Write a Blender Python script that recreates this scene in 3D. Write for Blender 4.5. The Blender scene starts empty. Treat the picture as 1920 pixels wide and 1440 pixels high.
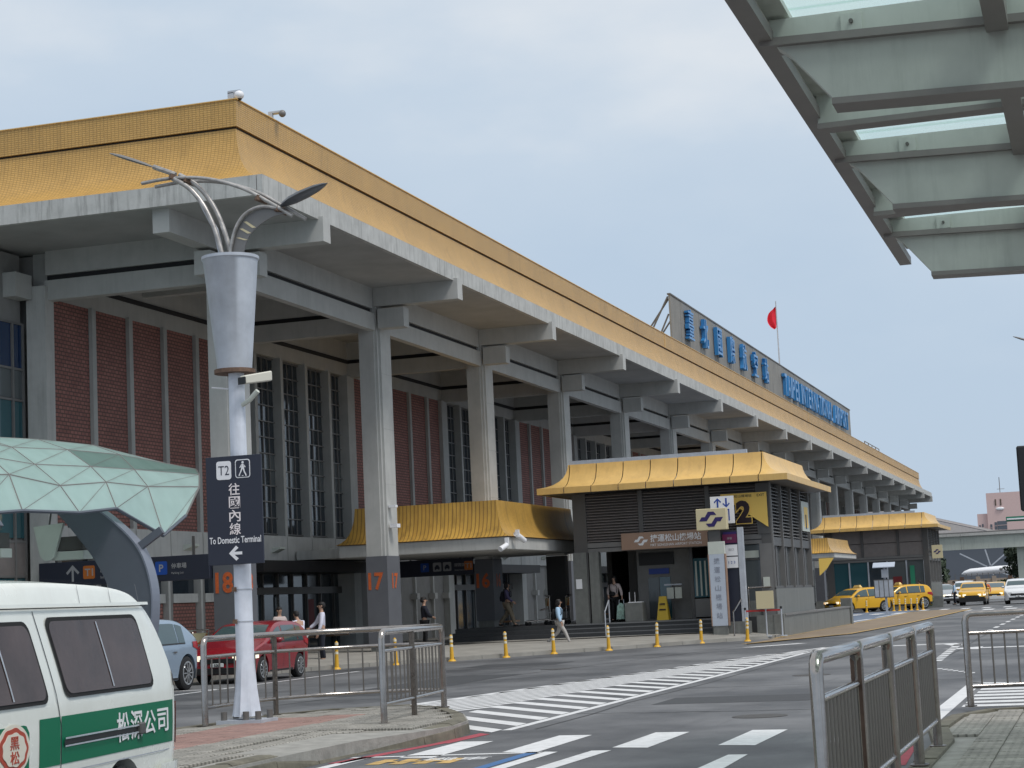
import bpy, math, random
from mathutils import Vector, Matrix, noise
sc = bpy.context.scene
C = sc.collection
R = math.radians
rnd = random.Random(7)

# ------------------------------------------------------------------ camera
# axes: X = towards the road from the terminal, Y = along the terminal facade, Z up
CAM_R = [[0.952369, -0.079359, -0.294441], [0.301362, 0.097292, 0.948533], [-0.046628, -0.992087, 0.116574]]
cd = bpy.data.cameras.new('camera')
cd.sensor_fit = 'HORIZONTAL'; cd.sensor_width = 36.0
cd.lens = 36.0 * 3500.0 / 1920.0
cd.clip_start = 0.1; cd.clip_end = 3000
cam = bpy.data.objects.new('camera', cd); C.objects.link(cam)
cam.matrix_world = Matrix(((CAM_R[0][0], -CAM_R[0][1], -CAM_R[0][2], 0),
                           (CAM_R[1][0], -CAM_R[1][1], -CAM_R[1][2], 0),
                           (CAM_R[2][0], -CAM_R[2][1], -CAM_R[2][2], 1.6),
                           (0, 0, 0, 1)))
sc.camera = cam

# ------------------------------------------------------------------ sky, sun, exposure
SUN_EL, SUN_AZ = R(58), R(115)      # azimuth from +Y towards +X
w = bpy.data.worlds.new('World'); sc.world = w; w.use_nodes = True
nt = w.node_tree; nt.nodes.clear()
def wn(t, **k):
    n = nt.nodes.new(t)
    for a, b in k.items(): setattr(n, a, b)
    return n
wout = wn('ShaderNodeOutputWorld')
sky = wn('ShaderNodeTexSky', sky_type='NISHITA', sun_disc=False, sun_elevation=SUN_EL, sun_rotation=SUN_AZ, dust_density=3.0)
bg1 = wn('ShaderNodeBackground'); bg1.inputs['Strength'].default_value = 0.08
nt.links.new(sky.outputs[0], bg1.inputs[0])
tc = wn('ShaderNodeTexCoord')
mp = wn('ShaderNodeMapping'); mp.inputs['Scale'].default_value = (1.0, 1.0, 2.2)
nt.links.new(tc.outputs['Generated'], mp.inputs[0])
nz = wn('ShaderNodeTexNoise'); nz.inputs['Scale'].default_value = 3.4; nz.inputs['Detail'].default_value = 6; nz.inputs['Roughness'].default_value = .5
nt.links.new(mp.outputs[0], nz.inputs['Vector'])
sx = wn('ShaderNodeSeparateXYZ'); nt.links.new(tc.outputs['Generated'], sx.inputs[0])
mr = wn('ShaderNodeMapRange'); mr.inputs[1].default_value = 0.0; mr.inputs[2].default_value = 0.45; mr.inputs[3].default_value = -0.30; mr.inputs[4].default_value = 0.22
nt.links.new(sx.outputs['Z'], mr.inputs[0])
ad = wn('ShaderNodeMath', operation='ADD'); nt.links.new(nz.outputs['Fac'], ad.inputs[0]); nt.links.new(mr.outputs[0], ad.inputs[1])
cr = wn('ShaderNodeValToRGB')
cr.color_ramp.elements[0].position = 0.30; cr.color_ramp.elements[0].color = (0.375, 0.462, 0.565, 1)
cr.color_ramp.elements[1].position = 0.78; cr.color_ramp.elements[1].color = (0.60, 0.625, 0.65, 1)
e = cr.color_ramp.elements.new(0.55); e.color = (0.43, 0.505, 0.59, 1)
nt.links.new(ad.outputs[0], cr.inputs[0])
bg2 = wn('ShaderNodeBackground'); bg2.inputs['Strength'].default_value = 1.0
nt.links.new(cr.outputs[0], bg2.inputs[0])
mx = wn('ShaderNodeMixShader'); mx.inputs[0].default_value = 0.93
nt.links.new(bg1.outputs[0], mx.inputs[1]); nt.links.new(bg2.outputs[0], mx.inputs[2])
nt.links.new(mx.outputs[0], wout.inputs[0])
sd = bpy.data.lights.new('sun', 'SUN'); sd.energy = 1.5; sd.angle = R(16); sd.color = (1.0, 0.97, 0.93)
so = bpy.data.objects.new('sun', sd); C.objects.link(so)
sdir = Vector((math.sin(SUN_AZ)*math.cos(SUN_EL), math.cos(SUN_AZ)*math.cos(SUN_EL), math.sin(SUN_EL)))
so.rotation_euler = sdir.to_track_quat('Z', 'Y').to_euler()
so.location = (20, -20, 60)
vs = sc.view_settings; vs.view_transform = 'Standard'; vs.look = 'None'; vs.exposure = 0.45; vs.gamma = 1.0; vs.use_curve_mapping = False
sc.cycles.max_bounces = 6; sc.cycles.transparent_max_bounces = 8

# ------------------------------------------------------------------ materials
MATS = {}
def mat(name, col, rough=.6, metal=0., var=0., vscale=3., bump=0., bscale=30., streak=0., spec=.5, emit=None, trans=0., coat=0., dirt=None, coords='Object', streakcol=(.06,.06,.055), sscale=1.0, alpha=1.0):
    if name in MATS: return MATS[name]
    m = bpy.data.materials.new(name); m.use_nodes = True; MATS[name] = m
    t = m.node_tree; b = t.nodes['Principled BSDF']
    b.inputs['Base Color'].default_value = (*col, 1); b.inputs['Roughness'].default_value = rough
    b.inputs['Metallic'].default_value = metal; b.inputs['Specular IOR Level'].default_value = spec
    if trans: b.inputs['Transmission Weight'].default_value = trans
    if coat: b.inputs['Coat Weight'].default_value = coat; b.inputs['Coat Roughness'].default_value = .08
    if emit: b.inputs['Emission Color'].default_value = (*emit[0], 1); b.inputs['Emission Strength'].default_value = emit[1]
    if alpha < 1: b.inputs['Alpha'].default_value = alpha
    geo = t.nodes.new('ShaderNodeNewGeometry')
    cur = None
    if var:
        n = t.nodes.new('ShaderNodeTexNoise'); n.inputs['Scale'].default_value = vscale; n.inputs['Detail'].default_value = 6; n.inputs['Roughness'].default_value = .62
        t.links.new(geo.outputs['Position'], n.inputs['Vector'])
        r = t.nodes.new('ShaderNodeValToRGB')
        r.color_ramp.elements[0].position = .3; r.color_ramp.elements[1].position = .7
        r.color_ramp.elements[0].color = (*[c*(1-var) for c in col], 1); r.color_ramp.elements[1].color = (*[min(1, c*(1+var*.8)) for c in col], 1)
        t.links.new(n.outputs['Fac'], r.inputs[0]); cur = r.outputs[0]
        rr = t.nodes.new('ShaderNodeMapRange'); rr.inputs[3].default_value = max(0, rough-.12); rr.inputs[4].default_value = min(1, rough+.12)
        t.links.new(n.outputs['Fac'], rr.inputs[0]); t.links.new(rr.outputs[0], b.inputs['Roughness'])
    if streak:
        mpn = t.nodes.new('ShaderNodeMapping'); mpn.inputs['Scale'].default_value = (3.2*sscale, 3.2*sscale, .28*sscale)
        t.links.new(geo.outputs['Position'], mpn.inputs[0])
        n2 = t.nodes.new('ShaderNodeTexNoise'); n2.inputs['Scale'].default_value = 1.6; n2.inputs['Detail'].default_value = 5; n2.inputs['Roughness'].default_value = .7
        t.links.new(mpn.outputs[0], n2.inputs['Vector'])
        r2 = t.nodes.new('ShaderNodeMapRange'); r2.inputs[1].default_value = .5; r2.inputs[2].default_value = .78; r2.inputs[3].default_value = 0; r2.inputs[4].default_value = streak
        t.links.new(n2.outputs['Fac'], r2.inputs[0])
        mm = t.nodes.new('ShaderNodeMix'); mm.data_type = 'RGBA'
        t.links.new(r2.outputs[0], mm.inputs['Factor'])
        if cur: t.links.new(cur, mm.inputs['A'])
        else: mm.inputs['A'].default_value = (*col, 1)
        mm.inputs['B'].default_value = (*streakcol, 1); cur = mm.outputs['Result']
    if cur: t.links.new(cur, b.inputs['Base Color'])
    if bump:
        n3 = t.nodes.new('ShaderNodeTexNoise'); n3.inputs['Scale'].default_value = bscale; n3.inputs['Detail'].default_value = 4
        t.links.new(geo.outputs['Position'], n3.inputs['Vector'])
        bp = t.nodes.new('ShaderNodeBump'); bp.inputs['Strength'].default_value = bump; bp.inputs['Distance'].default_value = .02
        t.links.new(n3.outputs['Fac'], bp.inputs['Height']); t.links.new(bp.outputs[0], b.inputs['Normal'])
    return m

def tile_mat(name, col, col2, mortar, bw, bh, msize, offset=0., rough=.5, swap=False, streak=0., bump=.6, var=.25, msmooth=.1):
    """tiles laid by world position: u runs along X+Y (walls lie along one axis), v is height"""
    m = bpy.data.materials.new(name); m.use_nodes = True; MATS[name] = m
    t = m.node_tree; b = t.nodes['Principled BSDF']; b.inputs['Roughness'].default_value = rough
    geo = t.nodes.new('ShaderNodeNewGeometry'); s = t.nodes.new('ShaderNodeSeparateXYZ'); t.links.new(geo.outputs['Position'], s.inputs[0])
    a = t.nodes.new('ShaderNodeMath'); a.operation = 'ADD'
    # pick the run direction by the normal: faces looking along X run in Y, faces looking along Y run in X
    sn = t.nodes.new('ShaderNodeSeparateXYZ'); t.links.new(geo.outputs['True Normal'], sn.inputs[0])
    ax = t.nodes.new('ShaderNodeMath'); ax.operation = 'ABSOLUTE'; t.links.new(sn.outputs['X'], ax.inputs[0])
    ay = t.nodes.new('ShaderNodeMath'); ay.operation = 'ABSOLUTE'; t.links.new(sn.outputs['Y'], ay.inputs[0])
    gt = t.nodes.new('ShaderNodeMath'); gt.operation = 'GREATER_THAN'; t.links.new(ax.outputs[0], gt.inputs[0]); t.links.new(ay.outputs[0], gt.inputs[1])
    mxx = t.nodes.new('ShaderNodeMix'); t.links.new(gt.outputs[0], mxx.inputs['Factor']); t.links.new(s.outputs['X'], mxx.inputs['A']); t.links.new(s.outputs['Y'], mxx.inputs['B'])
    cb = t.nodes.new('ShaderNodeCombineXYZ'); t.links.new(mxx.outputs['Result'], cb.inputs[0]); t.links.new(s.outputs['Z'], cb.inputs[1])
    br = t.nodes.new('ShaderNodeTexBrick'); br.offset = offset; br.inputs['Scale'].default_value = 1
    br.inputs['Brick Width'].default_value = bw; br.inputs['Row Height'].default_value = bh; br.inputs['Mortar Size'].default_value = msize; br.inputs['Mortar Smooth'].default_value = msmooth
    br.inputs['Color1'].default_value = (*col, 1); br.inputs['Color2'].default_value = (*col2, 1); br.inputs['Mortar'].default_value = (*mortar, 1)
    t.links.new(cb.outputs[0], br.inputs['Vector'])
    n = t.nodes.new('ShaderNodeTexNoise'); n.inputs['Scale'].default_value = .7; n.inputs['Detail'].default_value = 7; n.inputs['Roughness'].default_value = .65
    t.links.new(geo.outputs['Position'], n.inputs['Vector'])
    r = t.nodes.new('ShaderNodeMapRange'); r.inputs[1].default_value = .3; r.inputs[2].default_value = .7; r.inputs[3].default_value = 1-var; r.inputs[4].default_value = 1+var*.5
    t.links.new(n.outputs['Fac'], r.inputs[0])
    mu = t.nodes.new('ShaderNodeVectorMath'); mu.operation = 'SCALE'; t.links.new(br.outputs['Color'], mu.inputs[0]); t.links.new(r.outputs[0], mu.inputs['Scale'])
    out = mu.outputs[0]
    if streak:
        mpn = t.nodes.new('ShaderNodeMapping'); mpn.inputs['Scale'].default_value = (4, 4, .35); t.links.new(geo.outputs['Position'], mpn.inputs[0])
        n2 = t.nodes.new('ShaderNodeTexNoise'); n2.inputs['Scale'].default_value = 1; n2.inputs['Detail'].default_value = 5; t.links.new(mpn.outputs[0], n2.inputs['Vector'])
        r2 = t.nodes.new('ShaderNodeMapRange'); r2.inputs[1].default_value = .55; r2.inputs[2].default_value = .8; r2.inputs[4].default_value = streak; t.links.new(n2.outputs['Fac'], r2.inputs[0])
        mm = t.nodes.new('ShaderNodeMix'); mm.data_type = 'RGBA'; t.links.new(r2.outputs[0], mm.inputs['Factor']); t.links.new(out, mm.inputs['A']); mm.inputs['B'].default_value = (.09, .06, .03, 1); out = mm.outputs['Result']
    t.links.new(out, b.inputs['Base Color'])
    bp = t.nodes.new('ShaderNodeBump'); bp.inputs['Strength'].default_value = bump; bp.inputs['Distance'].default_value = .01; bp.invert = True
    t.links.new(br.outputs['Fac'], bp.inputs['Height']); t.links.new(bp.outputs[0], b.inputs['Normal'])
    return m

M = {}
def paver_mat(name, col, rot=(0,0,math.radians(45)), depth=.5):
    m = bpy.data.materials.new(name); m.use_nodes = True; MATS[name] = m; t = m.node_tree; b = t.nodes['Principled BSDF']; b.inputs['Roughness'].default_value = .9
    g = t.nodes.new('ShaderNodeNewGeometry'); mp_ = t.nodes.new('ShaderNodeMapping'); mp_.inputs['Rotation'].default_value = rot; t.links.new(g.outputs['Position'], mp_.inputs[0])
    br = t.nodes.new('ShaderNodeTexBrick'); br.inputs['Scale'].default_value = 1; br.inputs['Brick Width'].default_value = .12; br.inputs['Row Height'].default_value = .06; br.inputs['Mortar Size'].default_value = .008
    br.inputs['Color1'].default_value = (*col, 1); br.inputs['Color2'].default_value = (*[c*.86 for c in col], 1); br.inputs['Mortar'].default_value = (*[c*depth for c in col], 1); t.links.new(mp_.outputs[0], br.inputs['Vector'])
    n = t.nodes.new('ShaderNodeTexNoise'); n.inputs['Scale'].default_value = 2.5; n.inputs['Detail'].default_value = 8; n.inputs['Roughness'].default_value = .7; t.links.new(g.outputs['Position'], n.inputs['Vector'])
    r = t.nodes.new('ShaderNodeMapRange'); r.inputs[1].default_value = .3; r.inputs[2].default_value = .7; r.inputs[3].default_value = .68; r.inputs[4].default_value = 1.2; t.links.new(n.outputs['Fac'], r.inputs[0])
    v = t.nodes.new('ShaderNodeVectorMath'); v.operation = 'SCALE'; t.links.new(br.outputs['Color'], v.inputs[0]); t.links.new(r.outputs[0], v.inputs['Scale']); t.links.new(v.outputs[0], b.inputs['Base Color'])
    bp = t.nodes.new('ShaderNodeBump'); bp.invert = True; bp.inputs['Strength'].default_value = .8; bp.inputs['Distance'].default_value = .008; t.links.new(br.outputs['Fac'], bp.inputs['Height']); t.links.new(bp.outputs[0], b.inputs['Normal'])
    return m
M['concrete'] = mat('weathered_concrete', (.46,.46,.44), .85, var=.10, vscale=1.3, streak=.14, bump=.15)
M['eave'] = mat('stained_eave_concrete', (.48,.48,.46), .85, var=.14, vscale=2, streak=.6, bump=.2, sscale=1.6)
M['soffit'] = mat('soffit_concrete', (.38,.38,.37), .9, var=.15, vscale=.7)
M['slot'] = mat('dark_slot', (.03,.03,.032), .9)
M['greypaint'] = mat('grey_column_paint', (.115,.12,.135), .6, var=.08, vscale=2)
M['fin'] = mat('concrete_fin', (.42,.425,.41), .85, var=.1, vscale=2, streak=.2)
M['band'] = mat('pale_band_concrete', (.5,.5,.48), .8, var=.1, vscale=1.5, streak=.25)
M['wallgrey'] = mat('grey_wall_panel', (.25,.245,.235), .85, var=.1)
M['brick'] = tile_mat('red_brick_tile', (.38,.165,.135), (.29,.12,.10), (.13,.075,.065), .20, .11, .018, .5, .75, bump=1.0, var=.18)
M['gold'] = tile_mat('gold_roof_tile', (.63,.38,.115), (.58,.345,.10), (.36,.21,.06), .108, .056, .008, 0., .42, streak=.25, var=.14, bump=.7)
M['gold2'] = tile_mat('gold_awning_tile', (.60,.36,.08), (.55,.32,.07), (.33,.19,.05), .14, 3.0, .02, 0., .38, streak=.55, var=.25, bump=.8)
M['goldpanel'] = mat('gold_metal_panel', (.70,.45,.15), .42, .0, var=.13, vscale=1.2, streak=.3, streakcol=(.3,.17,.07))
M['asphalt'] = None
M['darkglass'] = mat('dark_window_glass', (.03,.04,.05), .08, spec=.8)
M['tealglass'] = mat('teal_window_glass', (.03,.10,.12), .06, spec=.8)
M['blueglass'] = mat('deep_blue_glass', (.008,.03,.09), .06, spec=.8)
M['glassgrey'] = mat('lower_grey_glass', (.10,.115,.12), .12, spec=.7)
M['louver'] = mat('dark_louver_metal', (.22,.195,.185), .5, .2, var=.1)
M['framedark'] = mat('dark_grey_metal', (.10,.097,.095), .5, .2, var=.08)
M['framemid'] = mat('mid_grey_metal', (.19,.185,.18), .5, .2, var=.08)
M['black'] = mat('black_paint', (.012,.012,.014), .5)
M['interior'] = mat('dark_interior', (.09,.085,.08), .8)
M['granite'] = mat('grey_granite', (.16,.165,.155), .5, var=.16, vscale=5, streak=.25, streakcol=(.4,.4,.38))
M['steps'] = mat('dark_granite_step', (.05,.052,.055), .5, var=.15, vscale=8)
M['stepnose'] = mat('pale_step_edge', (.16,.165,.17), .6)
M['steel'] = mat('polished_stainless_steel', (.40,.365,.34), .18, 1., var=.15, vscale=9, bump=.04)
M['steelpost'] = mat('brushed_stainless_steel', (.20,.17,.145), .3, 1., var=.3, vscale=14)
M['galv'] = mat('galvanised_grey_metal', (.50,.53,.58), .5, .3, var=.14, vscale=3, streak=.15, streakcol=(.3,.26,.22))
M['polepaint'] = mat('white_pole_paint', (.66,.70,.78), .5, var=.12, vscale=4, streak=.55, streakcol=(.35,.36,.4))
M['rust'] = mat('rusty_fitting', (.16,.10,.07), .8, .2, var=.4, vscale=20)
M['armmetal'] = mat('weathered_arm_metal', (.42,.40,.38), .4, .6, var=.35, vscale=8)
M['signnavy'] = mat('dark_navy_sign_face', (.020,.024,.042), .45)
M['white'] = mat('white_sign_print', (.80,.80,.82), .5)
M['signgrey'] = mat('dim_grey_sign_print', (.33,.33,.34), .5)
M['signorange'] = mat('orange_sign_print', (.50,.14,.02), .5)
M['signblue'] = mat('blue_sign_print', (.01,.07,.36), .5)
M['numorange'] = mat('worn_orange_number_paint', (.55,.11,.025), .6, var=.25, vscale=22)
M['kerb'] = mat('mossy_kerb_stone', (.15,.138,.105), .9, var=.35, vscale=4, bump=.5, bscale=12, streak=.55, streakcol=(.07,.065,.045), sscale=1.2)
M['paver'] = paver_mat('grey_paver', (.37,.35,.31))
M['paver2'] = paver_mat('darker_grey_paver', (.31,.295,.26))
M['paverred'] = paver_mat('faded_red_paver', (.38,.235,.20), (0,0,0), .45)
M['grout'] = mat('paver_bedding', (.30,.29,.265), .95, var=.25, vscale=5, bump=.3)
M['sidewalk'] = mat('pale_sidewalk', (.30,.285,.255), .85, var=.2, vscale=1.2, bump=.2)
M['bollard'] = mat('yellow_bollard_plastic', (.72,.40,.03), .45, var=.1, vscale=9)
M['reflect'] = mat('cream_reflective_band', (.78,.72,.55), .35)
M['blackrub'] = mat('black_rubber', (.014,.014,.015), .85)
M['van'] = mat('white_van_paint', (.80,.82,.77), .25, coat=.6, var=.05, vscale=1.6, streak=.12, streakcol=(.45,.42,.34))
M['vangreen'] = mat('green_stripe_paint', (.002,.155,.075), .45, spec=.25)
M['vanglass'] = mat('van_glass_painted_reflection', (.075,.05,.046), .12, spec=.35, var=.35, vscale=2.5, bump=.15, bscale=5)  # brown mottling painted into the glass colour stands in for warm reflections
M['red'] = mat('dark_red_car_paint', (.24,.006,.014), .25, coat=.5)
M['yellow'] = mat('taxi_yellow_paint', (.74,.40,.012), .28, coat=.6)
M['silverblue'] = mat('blue_grey_car_paint', (.30,.39,.49), .25, .35, coat=.7)
M['silver'] = mat('silver_car_paint', (.45,.46,.47), .28, .5, coat=.6)
M['carwhite'] = mat('white_car_paint', (.76,.77,.78), .25, coat=.7)
M['carglass'] = mat('car_window_glass', (.05,.085,.09), .05, spec=.9)
M['carblack'] = mat('black_car_trim', (.015,.015,.016), .5)
M['baluster'] = mat('dull_steel_baluster', (.24,.215,.19), .35, .9)
M['roadpatch'] = mat('dark_asphalt_patch', (.052,.054,.058), .8, var=.3, vscale=12, bump=.3)
M['tar'] = mat('tar_seam', (.025,.026,.028), .6)
M['castiron'] = mat('cast_iron_cover', (.09,.085,.08), .6, .5, var=.3, vscale=20, bump=.6, bscale=60)
M['rim'] = mat('alloy_rim', (.55,.56,.57), .3, .8)
M['lamplit'] = mat('lit_headlamp', (.95,.9,.75), .3, emit=((1,.85,.6), .7))
M['lampclear'] = mat('clear_lamp', (.7,.72,.72), .15)
M['lampred'] = mat('red_tail_lamp', (.35,.01,.015), .25)
M['plate'] = mat('white_number_plate', (.7,.72,.72), .5)
M['skin'] = mat('skin', (.45,.27,.19), .6)
M['hair'] = mat('black_hair', (.012,.010,.010), .6)
M['shirtwhite'] = mat('white_shirt_cloth', (.70,.70,.82), .9)
M['shirtblue'] = mat('light_blue_cloth', (.42,.60,.78), .9)
M['clothpink'] = mat('pale_pink_cloth', (.52,.44,.42), .9)
M['clothdark'] = mat('dark_navy_cloth', (.015,.017,.028), .9)
M['clothpurple'] = mat('muted_purple_cloth', (.09,.08,.16), .9)
M['clothkhaki'] = mat('khaki_cloth', (.20,.165,.12), .9)
M['clothgrey'] = mat('pale_grey_cloth', (.42,.40,.38), .9)
M['clothblack'] = mat('black_cloth', (.012,.012,.014), .9)
M['shoe'] = mat('white_shoe', (.7,.7,.7), .7)
M['shoedark'] = mat('dark_shoe', (.02,.02,.02), .6)
M['canopygreen'] = mat('grey_green_canopy_steel', (.56,.57,.53), .6, var=.12, vscale=1.6, streak=.25, streakcol=(.10,.12,.10))
M['canopybrown'] = mat('brown_grey_flange_paint', (.25,.225,.215), .55, var=.12, vscale=3)
def glass_mat(name, col, tcol, mixf):
    m = bpy.data.materials.new(name); m.use_nodes = True; t = m.node_tree; t.nodes.clear()
    o = t.nodes.new('ShaderNodeOutputMaterial'); d = t.nodes.new('ShaderNodeBsdfPrincipled'); d.inputs['Base Color'].default_value = (*col, 1); d.inputs['Roughness'].default_value = .2
    geo = t.nodes.new('ShaderNodeNewGeometry'); n = t.nodes.new('ShaderNodeTexNoise'); n.inputs['Scale'].default_value = 1.3; n.inputs['Detail'].default_value = 5; t.links.new(geo.outputs['Position'], n.inputs['Vector'])
    tr = t.nodes.new('ShaderNodeBsdfTransparent'); tr.inputs[0].default_value = (*tcol, 1)
    tl = t.nodes.new('ShaderNodeBsdfTranslucent'); tl.inputs[0].default_value = (*[min(1, c*1.25) for c in tcol], 1)
    a = t.nodes.new('ShaderNodeMixShader'); a.inputs[0].default_value = .5; t.links.new(d.outputs[0], a.inputs[1]); t.links.new(tl.outputs[0], a.inputs[2])
    b = t.nodes.new('ShaderNodeMixShader'); r = t.nodes.new('ShaderNodeMapRange'); r.inputs[3].default_value = mixf-.15; r.inputs[4].default_value = mixf+.15; t.links.new(n.outputs['Fac'], r.inputs[0]); t.links.new(r.outputs[0], b.inputs[0])
    t.links.new(a.outputs[0], b.inputs[1]); t.links.new(tr.outputs[0], b.inputs[2]); t.links.new(b.outputs[0], o.inputs[0]); return m
M['canopyglass'] = glass_mat('green_tinted_canopy_glass', (.66,.74,.71), (.88,.98,.95), .74)
M['shelterglass'] = glass_mat('pale_green_shelter_glass', (.62,.80,.76), (.76,.93,.89), .30)
M['shelterglass2'] = glass_mat('darker_green_shelter_glass', (.36,.47,.44), (.52,.68,.64), .30)  # darker copy of the pale glass, for wall-side and some far-end panes
M['shelterframe'] = mat('shelter_frame_metal', (.20,.19,.18), .5, .3)
M['rib'] = mat('slate_grey_shelter_paint', (.10,.115,.14), .5, var=.05)
M['ribedge'] = mat('pale_shelter_rib_edge', (.22,.24,.29), .35, .3)
M['lampshade'] = mat('greenish_lamp_shade', (.56,.59,.53), .5, var=.05)
M['signboard'] = mat('weathered_billboard_sheet', (.25,.24,.22), .7, .1, var=.15, vscale=.8, streak=.6, streakcol=(.10,.10,.10))
M['signletter'] = mat('blue_channel_letter', (.03,.21,.50), .35, coat=.3)
M['lattice'] = mat('dull_lattice_steel', (.16,.15,.14), .6, .4)
M['flagred'] = mat('red_flag_cloth', (.72,.02,.045), .8)
M['beigesign'] = mat('beige_metro_sign_face', (.62,.54,.34), .5)
M['purple'] = mat('metro_purple_print', (.025,.012,.11), .5)
M['exityellow'] = mat('exit_sign_yellow', (.97,.64,.14), .5)
M['exitnum'] = mat('dark_maroon_print', (.02,.006,.01), .5)
M['brownsign'] = mat('brown_station_sign', (.34,.215,.15), .5, var=.05)
M['lightblue'] = mat('pale_blue_grey_panel', (.47,.52,.60), .5, var=.04)
M['bluepaint'] = mat('blue_print', (.02,.06,.33), .5)
M['paint'] = mat('worn_white_road_paint', (.66,.66,.66), .7, var=.16, vscale=7, streak=0)
M['roadred'] = mat('worn_red_road_paint', (.36,.06,.08), .8, var=.25, vscale=6)
M['roadyellow'] = mat('worn_yellow_road_paint', (.52,.34,.12), .8, var=.25, vscale=4)
M['roadblue'] = mat('blue_road_paint', (.05,.14,.32), .7, var=.2)
M['bluebay'] = mat('blue_grey_bay_surface', (.14,.18,.25), .7, var=.2)
M['tan'] = mat('tan_median_surface', (.25,.19,.13), .85, var=.25, vscale=1.0)
M['pinkwall'] = mat('pink_tile_wall', (.66,.48,.45), .8, var=.05)
M['bridge'] = mat('pale_green_bridge_paint', (.50,.54,.49), .7, var=.12, vscale=.5, streak=.3)
M['hangarroof'] = mat('dusty_beige_roof_sheet', (.52,.48,.46), .7, var=.08)
M['hangardark'] = mat('slate_hangar_wall', (.11,.125,.15), .8)
M['beigewall'] = mat('beige_boundary_wall', (.42,.34,.27), .8, var=.2, vscale=.4)
M['leaf'] = mat('dark_green_leaf', (.05,.075,.045), .7, var=.4, vscale=1.2)
M['leaf2'] = mat('fresh_green_leaf', (.08,.14,.04), .7, var=.4, vscale=2)
M['bark'] = mat('brown_bark', (.10,.075,.055), .9)
M['wetyellow'] = mat('caution_board_yellow', (.62,.42,.03), .5)
M['greensign'] = mat('green_street_sign', (.01,.15,.09), .5)
M['orangecloth'] = mat('orange_vest_cloth', (.7,.16,.05), .8)
M['posterred'] = mat('dim_red_poster', (.16,.012,.015), .6)
M['wood'] = mat('brown_board', (.22,.12,.06), .6)

def asphalt():
    m = bpy.data.materials.new('asphalt'); m.use_nodes = True; t = m.node_tree; b = t.nodes['Principled BSDF']
    g = t.nodes.new('ShaderNodeNewGeometry')
    def nz(s, d, r=.6, sc=(1,1,1)):
        mp_ = t.nodes.new('ShaderNodeMapping'); mp_.inputs['Scale'].default_value = sc; t.links.new(g.outputs['Position'], mp_.inputs[0])
        n = t.nodes.new('ShaderNodeTexNoise'); n.inputs['Scale'].default_value = s; n.inputs['Detail'].default_value = d; n.inputs['Roughness'].default_value = r; t.links.new(mp_.outputs[0], n.inputs['Vector']); return n
    a = nz(.30, 8, .68, (1.0,.8,1)); f = nz(60, 3)
    r = t.nodes.new('ShaderNodeValToRGB'); e = r.color_ramp.elements
    e[0].position = .38; e[0].color = (.055,.057,.062,1); e[1].position = .62; e[1].color = (.165,.167,.172,1); t.links.new(a.outputs['Fac'], r.inputs[0])
    mr_ = t.nodes.new('ShaderNodeMapRange'); mr_.inputs[3].default_value = .7; mr_.inputs[4].default_value = 1.3; t.links.new(f.outputs['Fac'], mr_.inputs[0])
    v = t.nodes.new('ShaderNodeVectorMath'); v.operation = 'SCALE'; t.links.new(r.outputs[0], v.inputs[0]); t.links.new(mr_.outputs[0], v.inputs['Scale'])
    # long dark joints / tyre marks along Y
    k = nz(.9, 4, .7, (3.0,.12,1)); r2 = t.nodes.new('ShaderNodeMapRange'); r2.inputs[1].default_value = .6; r2.inputs[2].default_value = .75; r2.inputs[4].default_value = .45; t.links.new(k.outputs['Fac'], r2.inputs[0])
    mm = t.nodes.new('ShaderNodeMix'); mm.data_type = 'RGBA'; t.links.new(r2.outputs[0], mm.inputs['Factor']); t.links.new(v.outputs[0], mm.inputs['A']); mm.inputs['B'].default_value = (.05,.052,.056,1)
    t.links.new(mm.outputs['Result'], b.inputs['Base Color'])
    rr = t.nodes.new('ShaderNodeMapRange'); rr.inputs[3].default_value = .42; rr.inputs[4].default_value = .95; t.links.new(a.outputs['Fac'], rr.inputs[0]); t.links.new(rr.outputs[0], b.inputs['Roughness'])
    bp = t.nodes.new('ShaderNodeBump'); bp.inputs['Strength'].default_value = .35; bp.inputs['Distance'].default_value = .01; t.links.new(f.outputs['Fac'], bp.inputs['Height']); t.links.new(bp.outputs[0], b.inputs['Normal'])
    return m
M['asphalt'] = asphalt()

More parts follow.
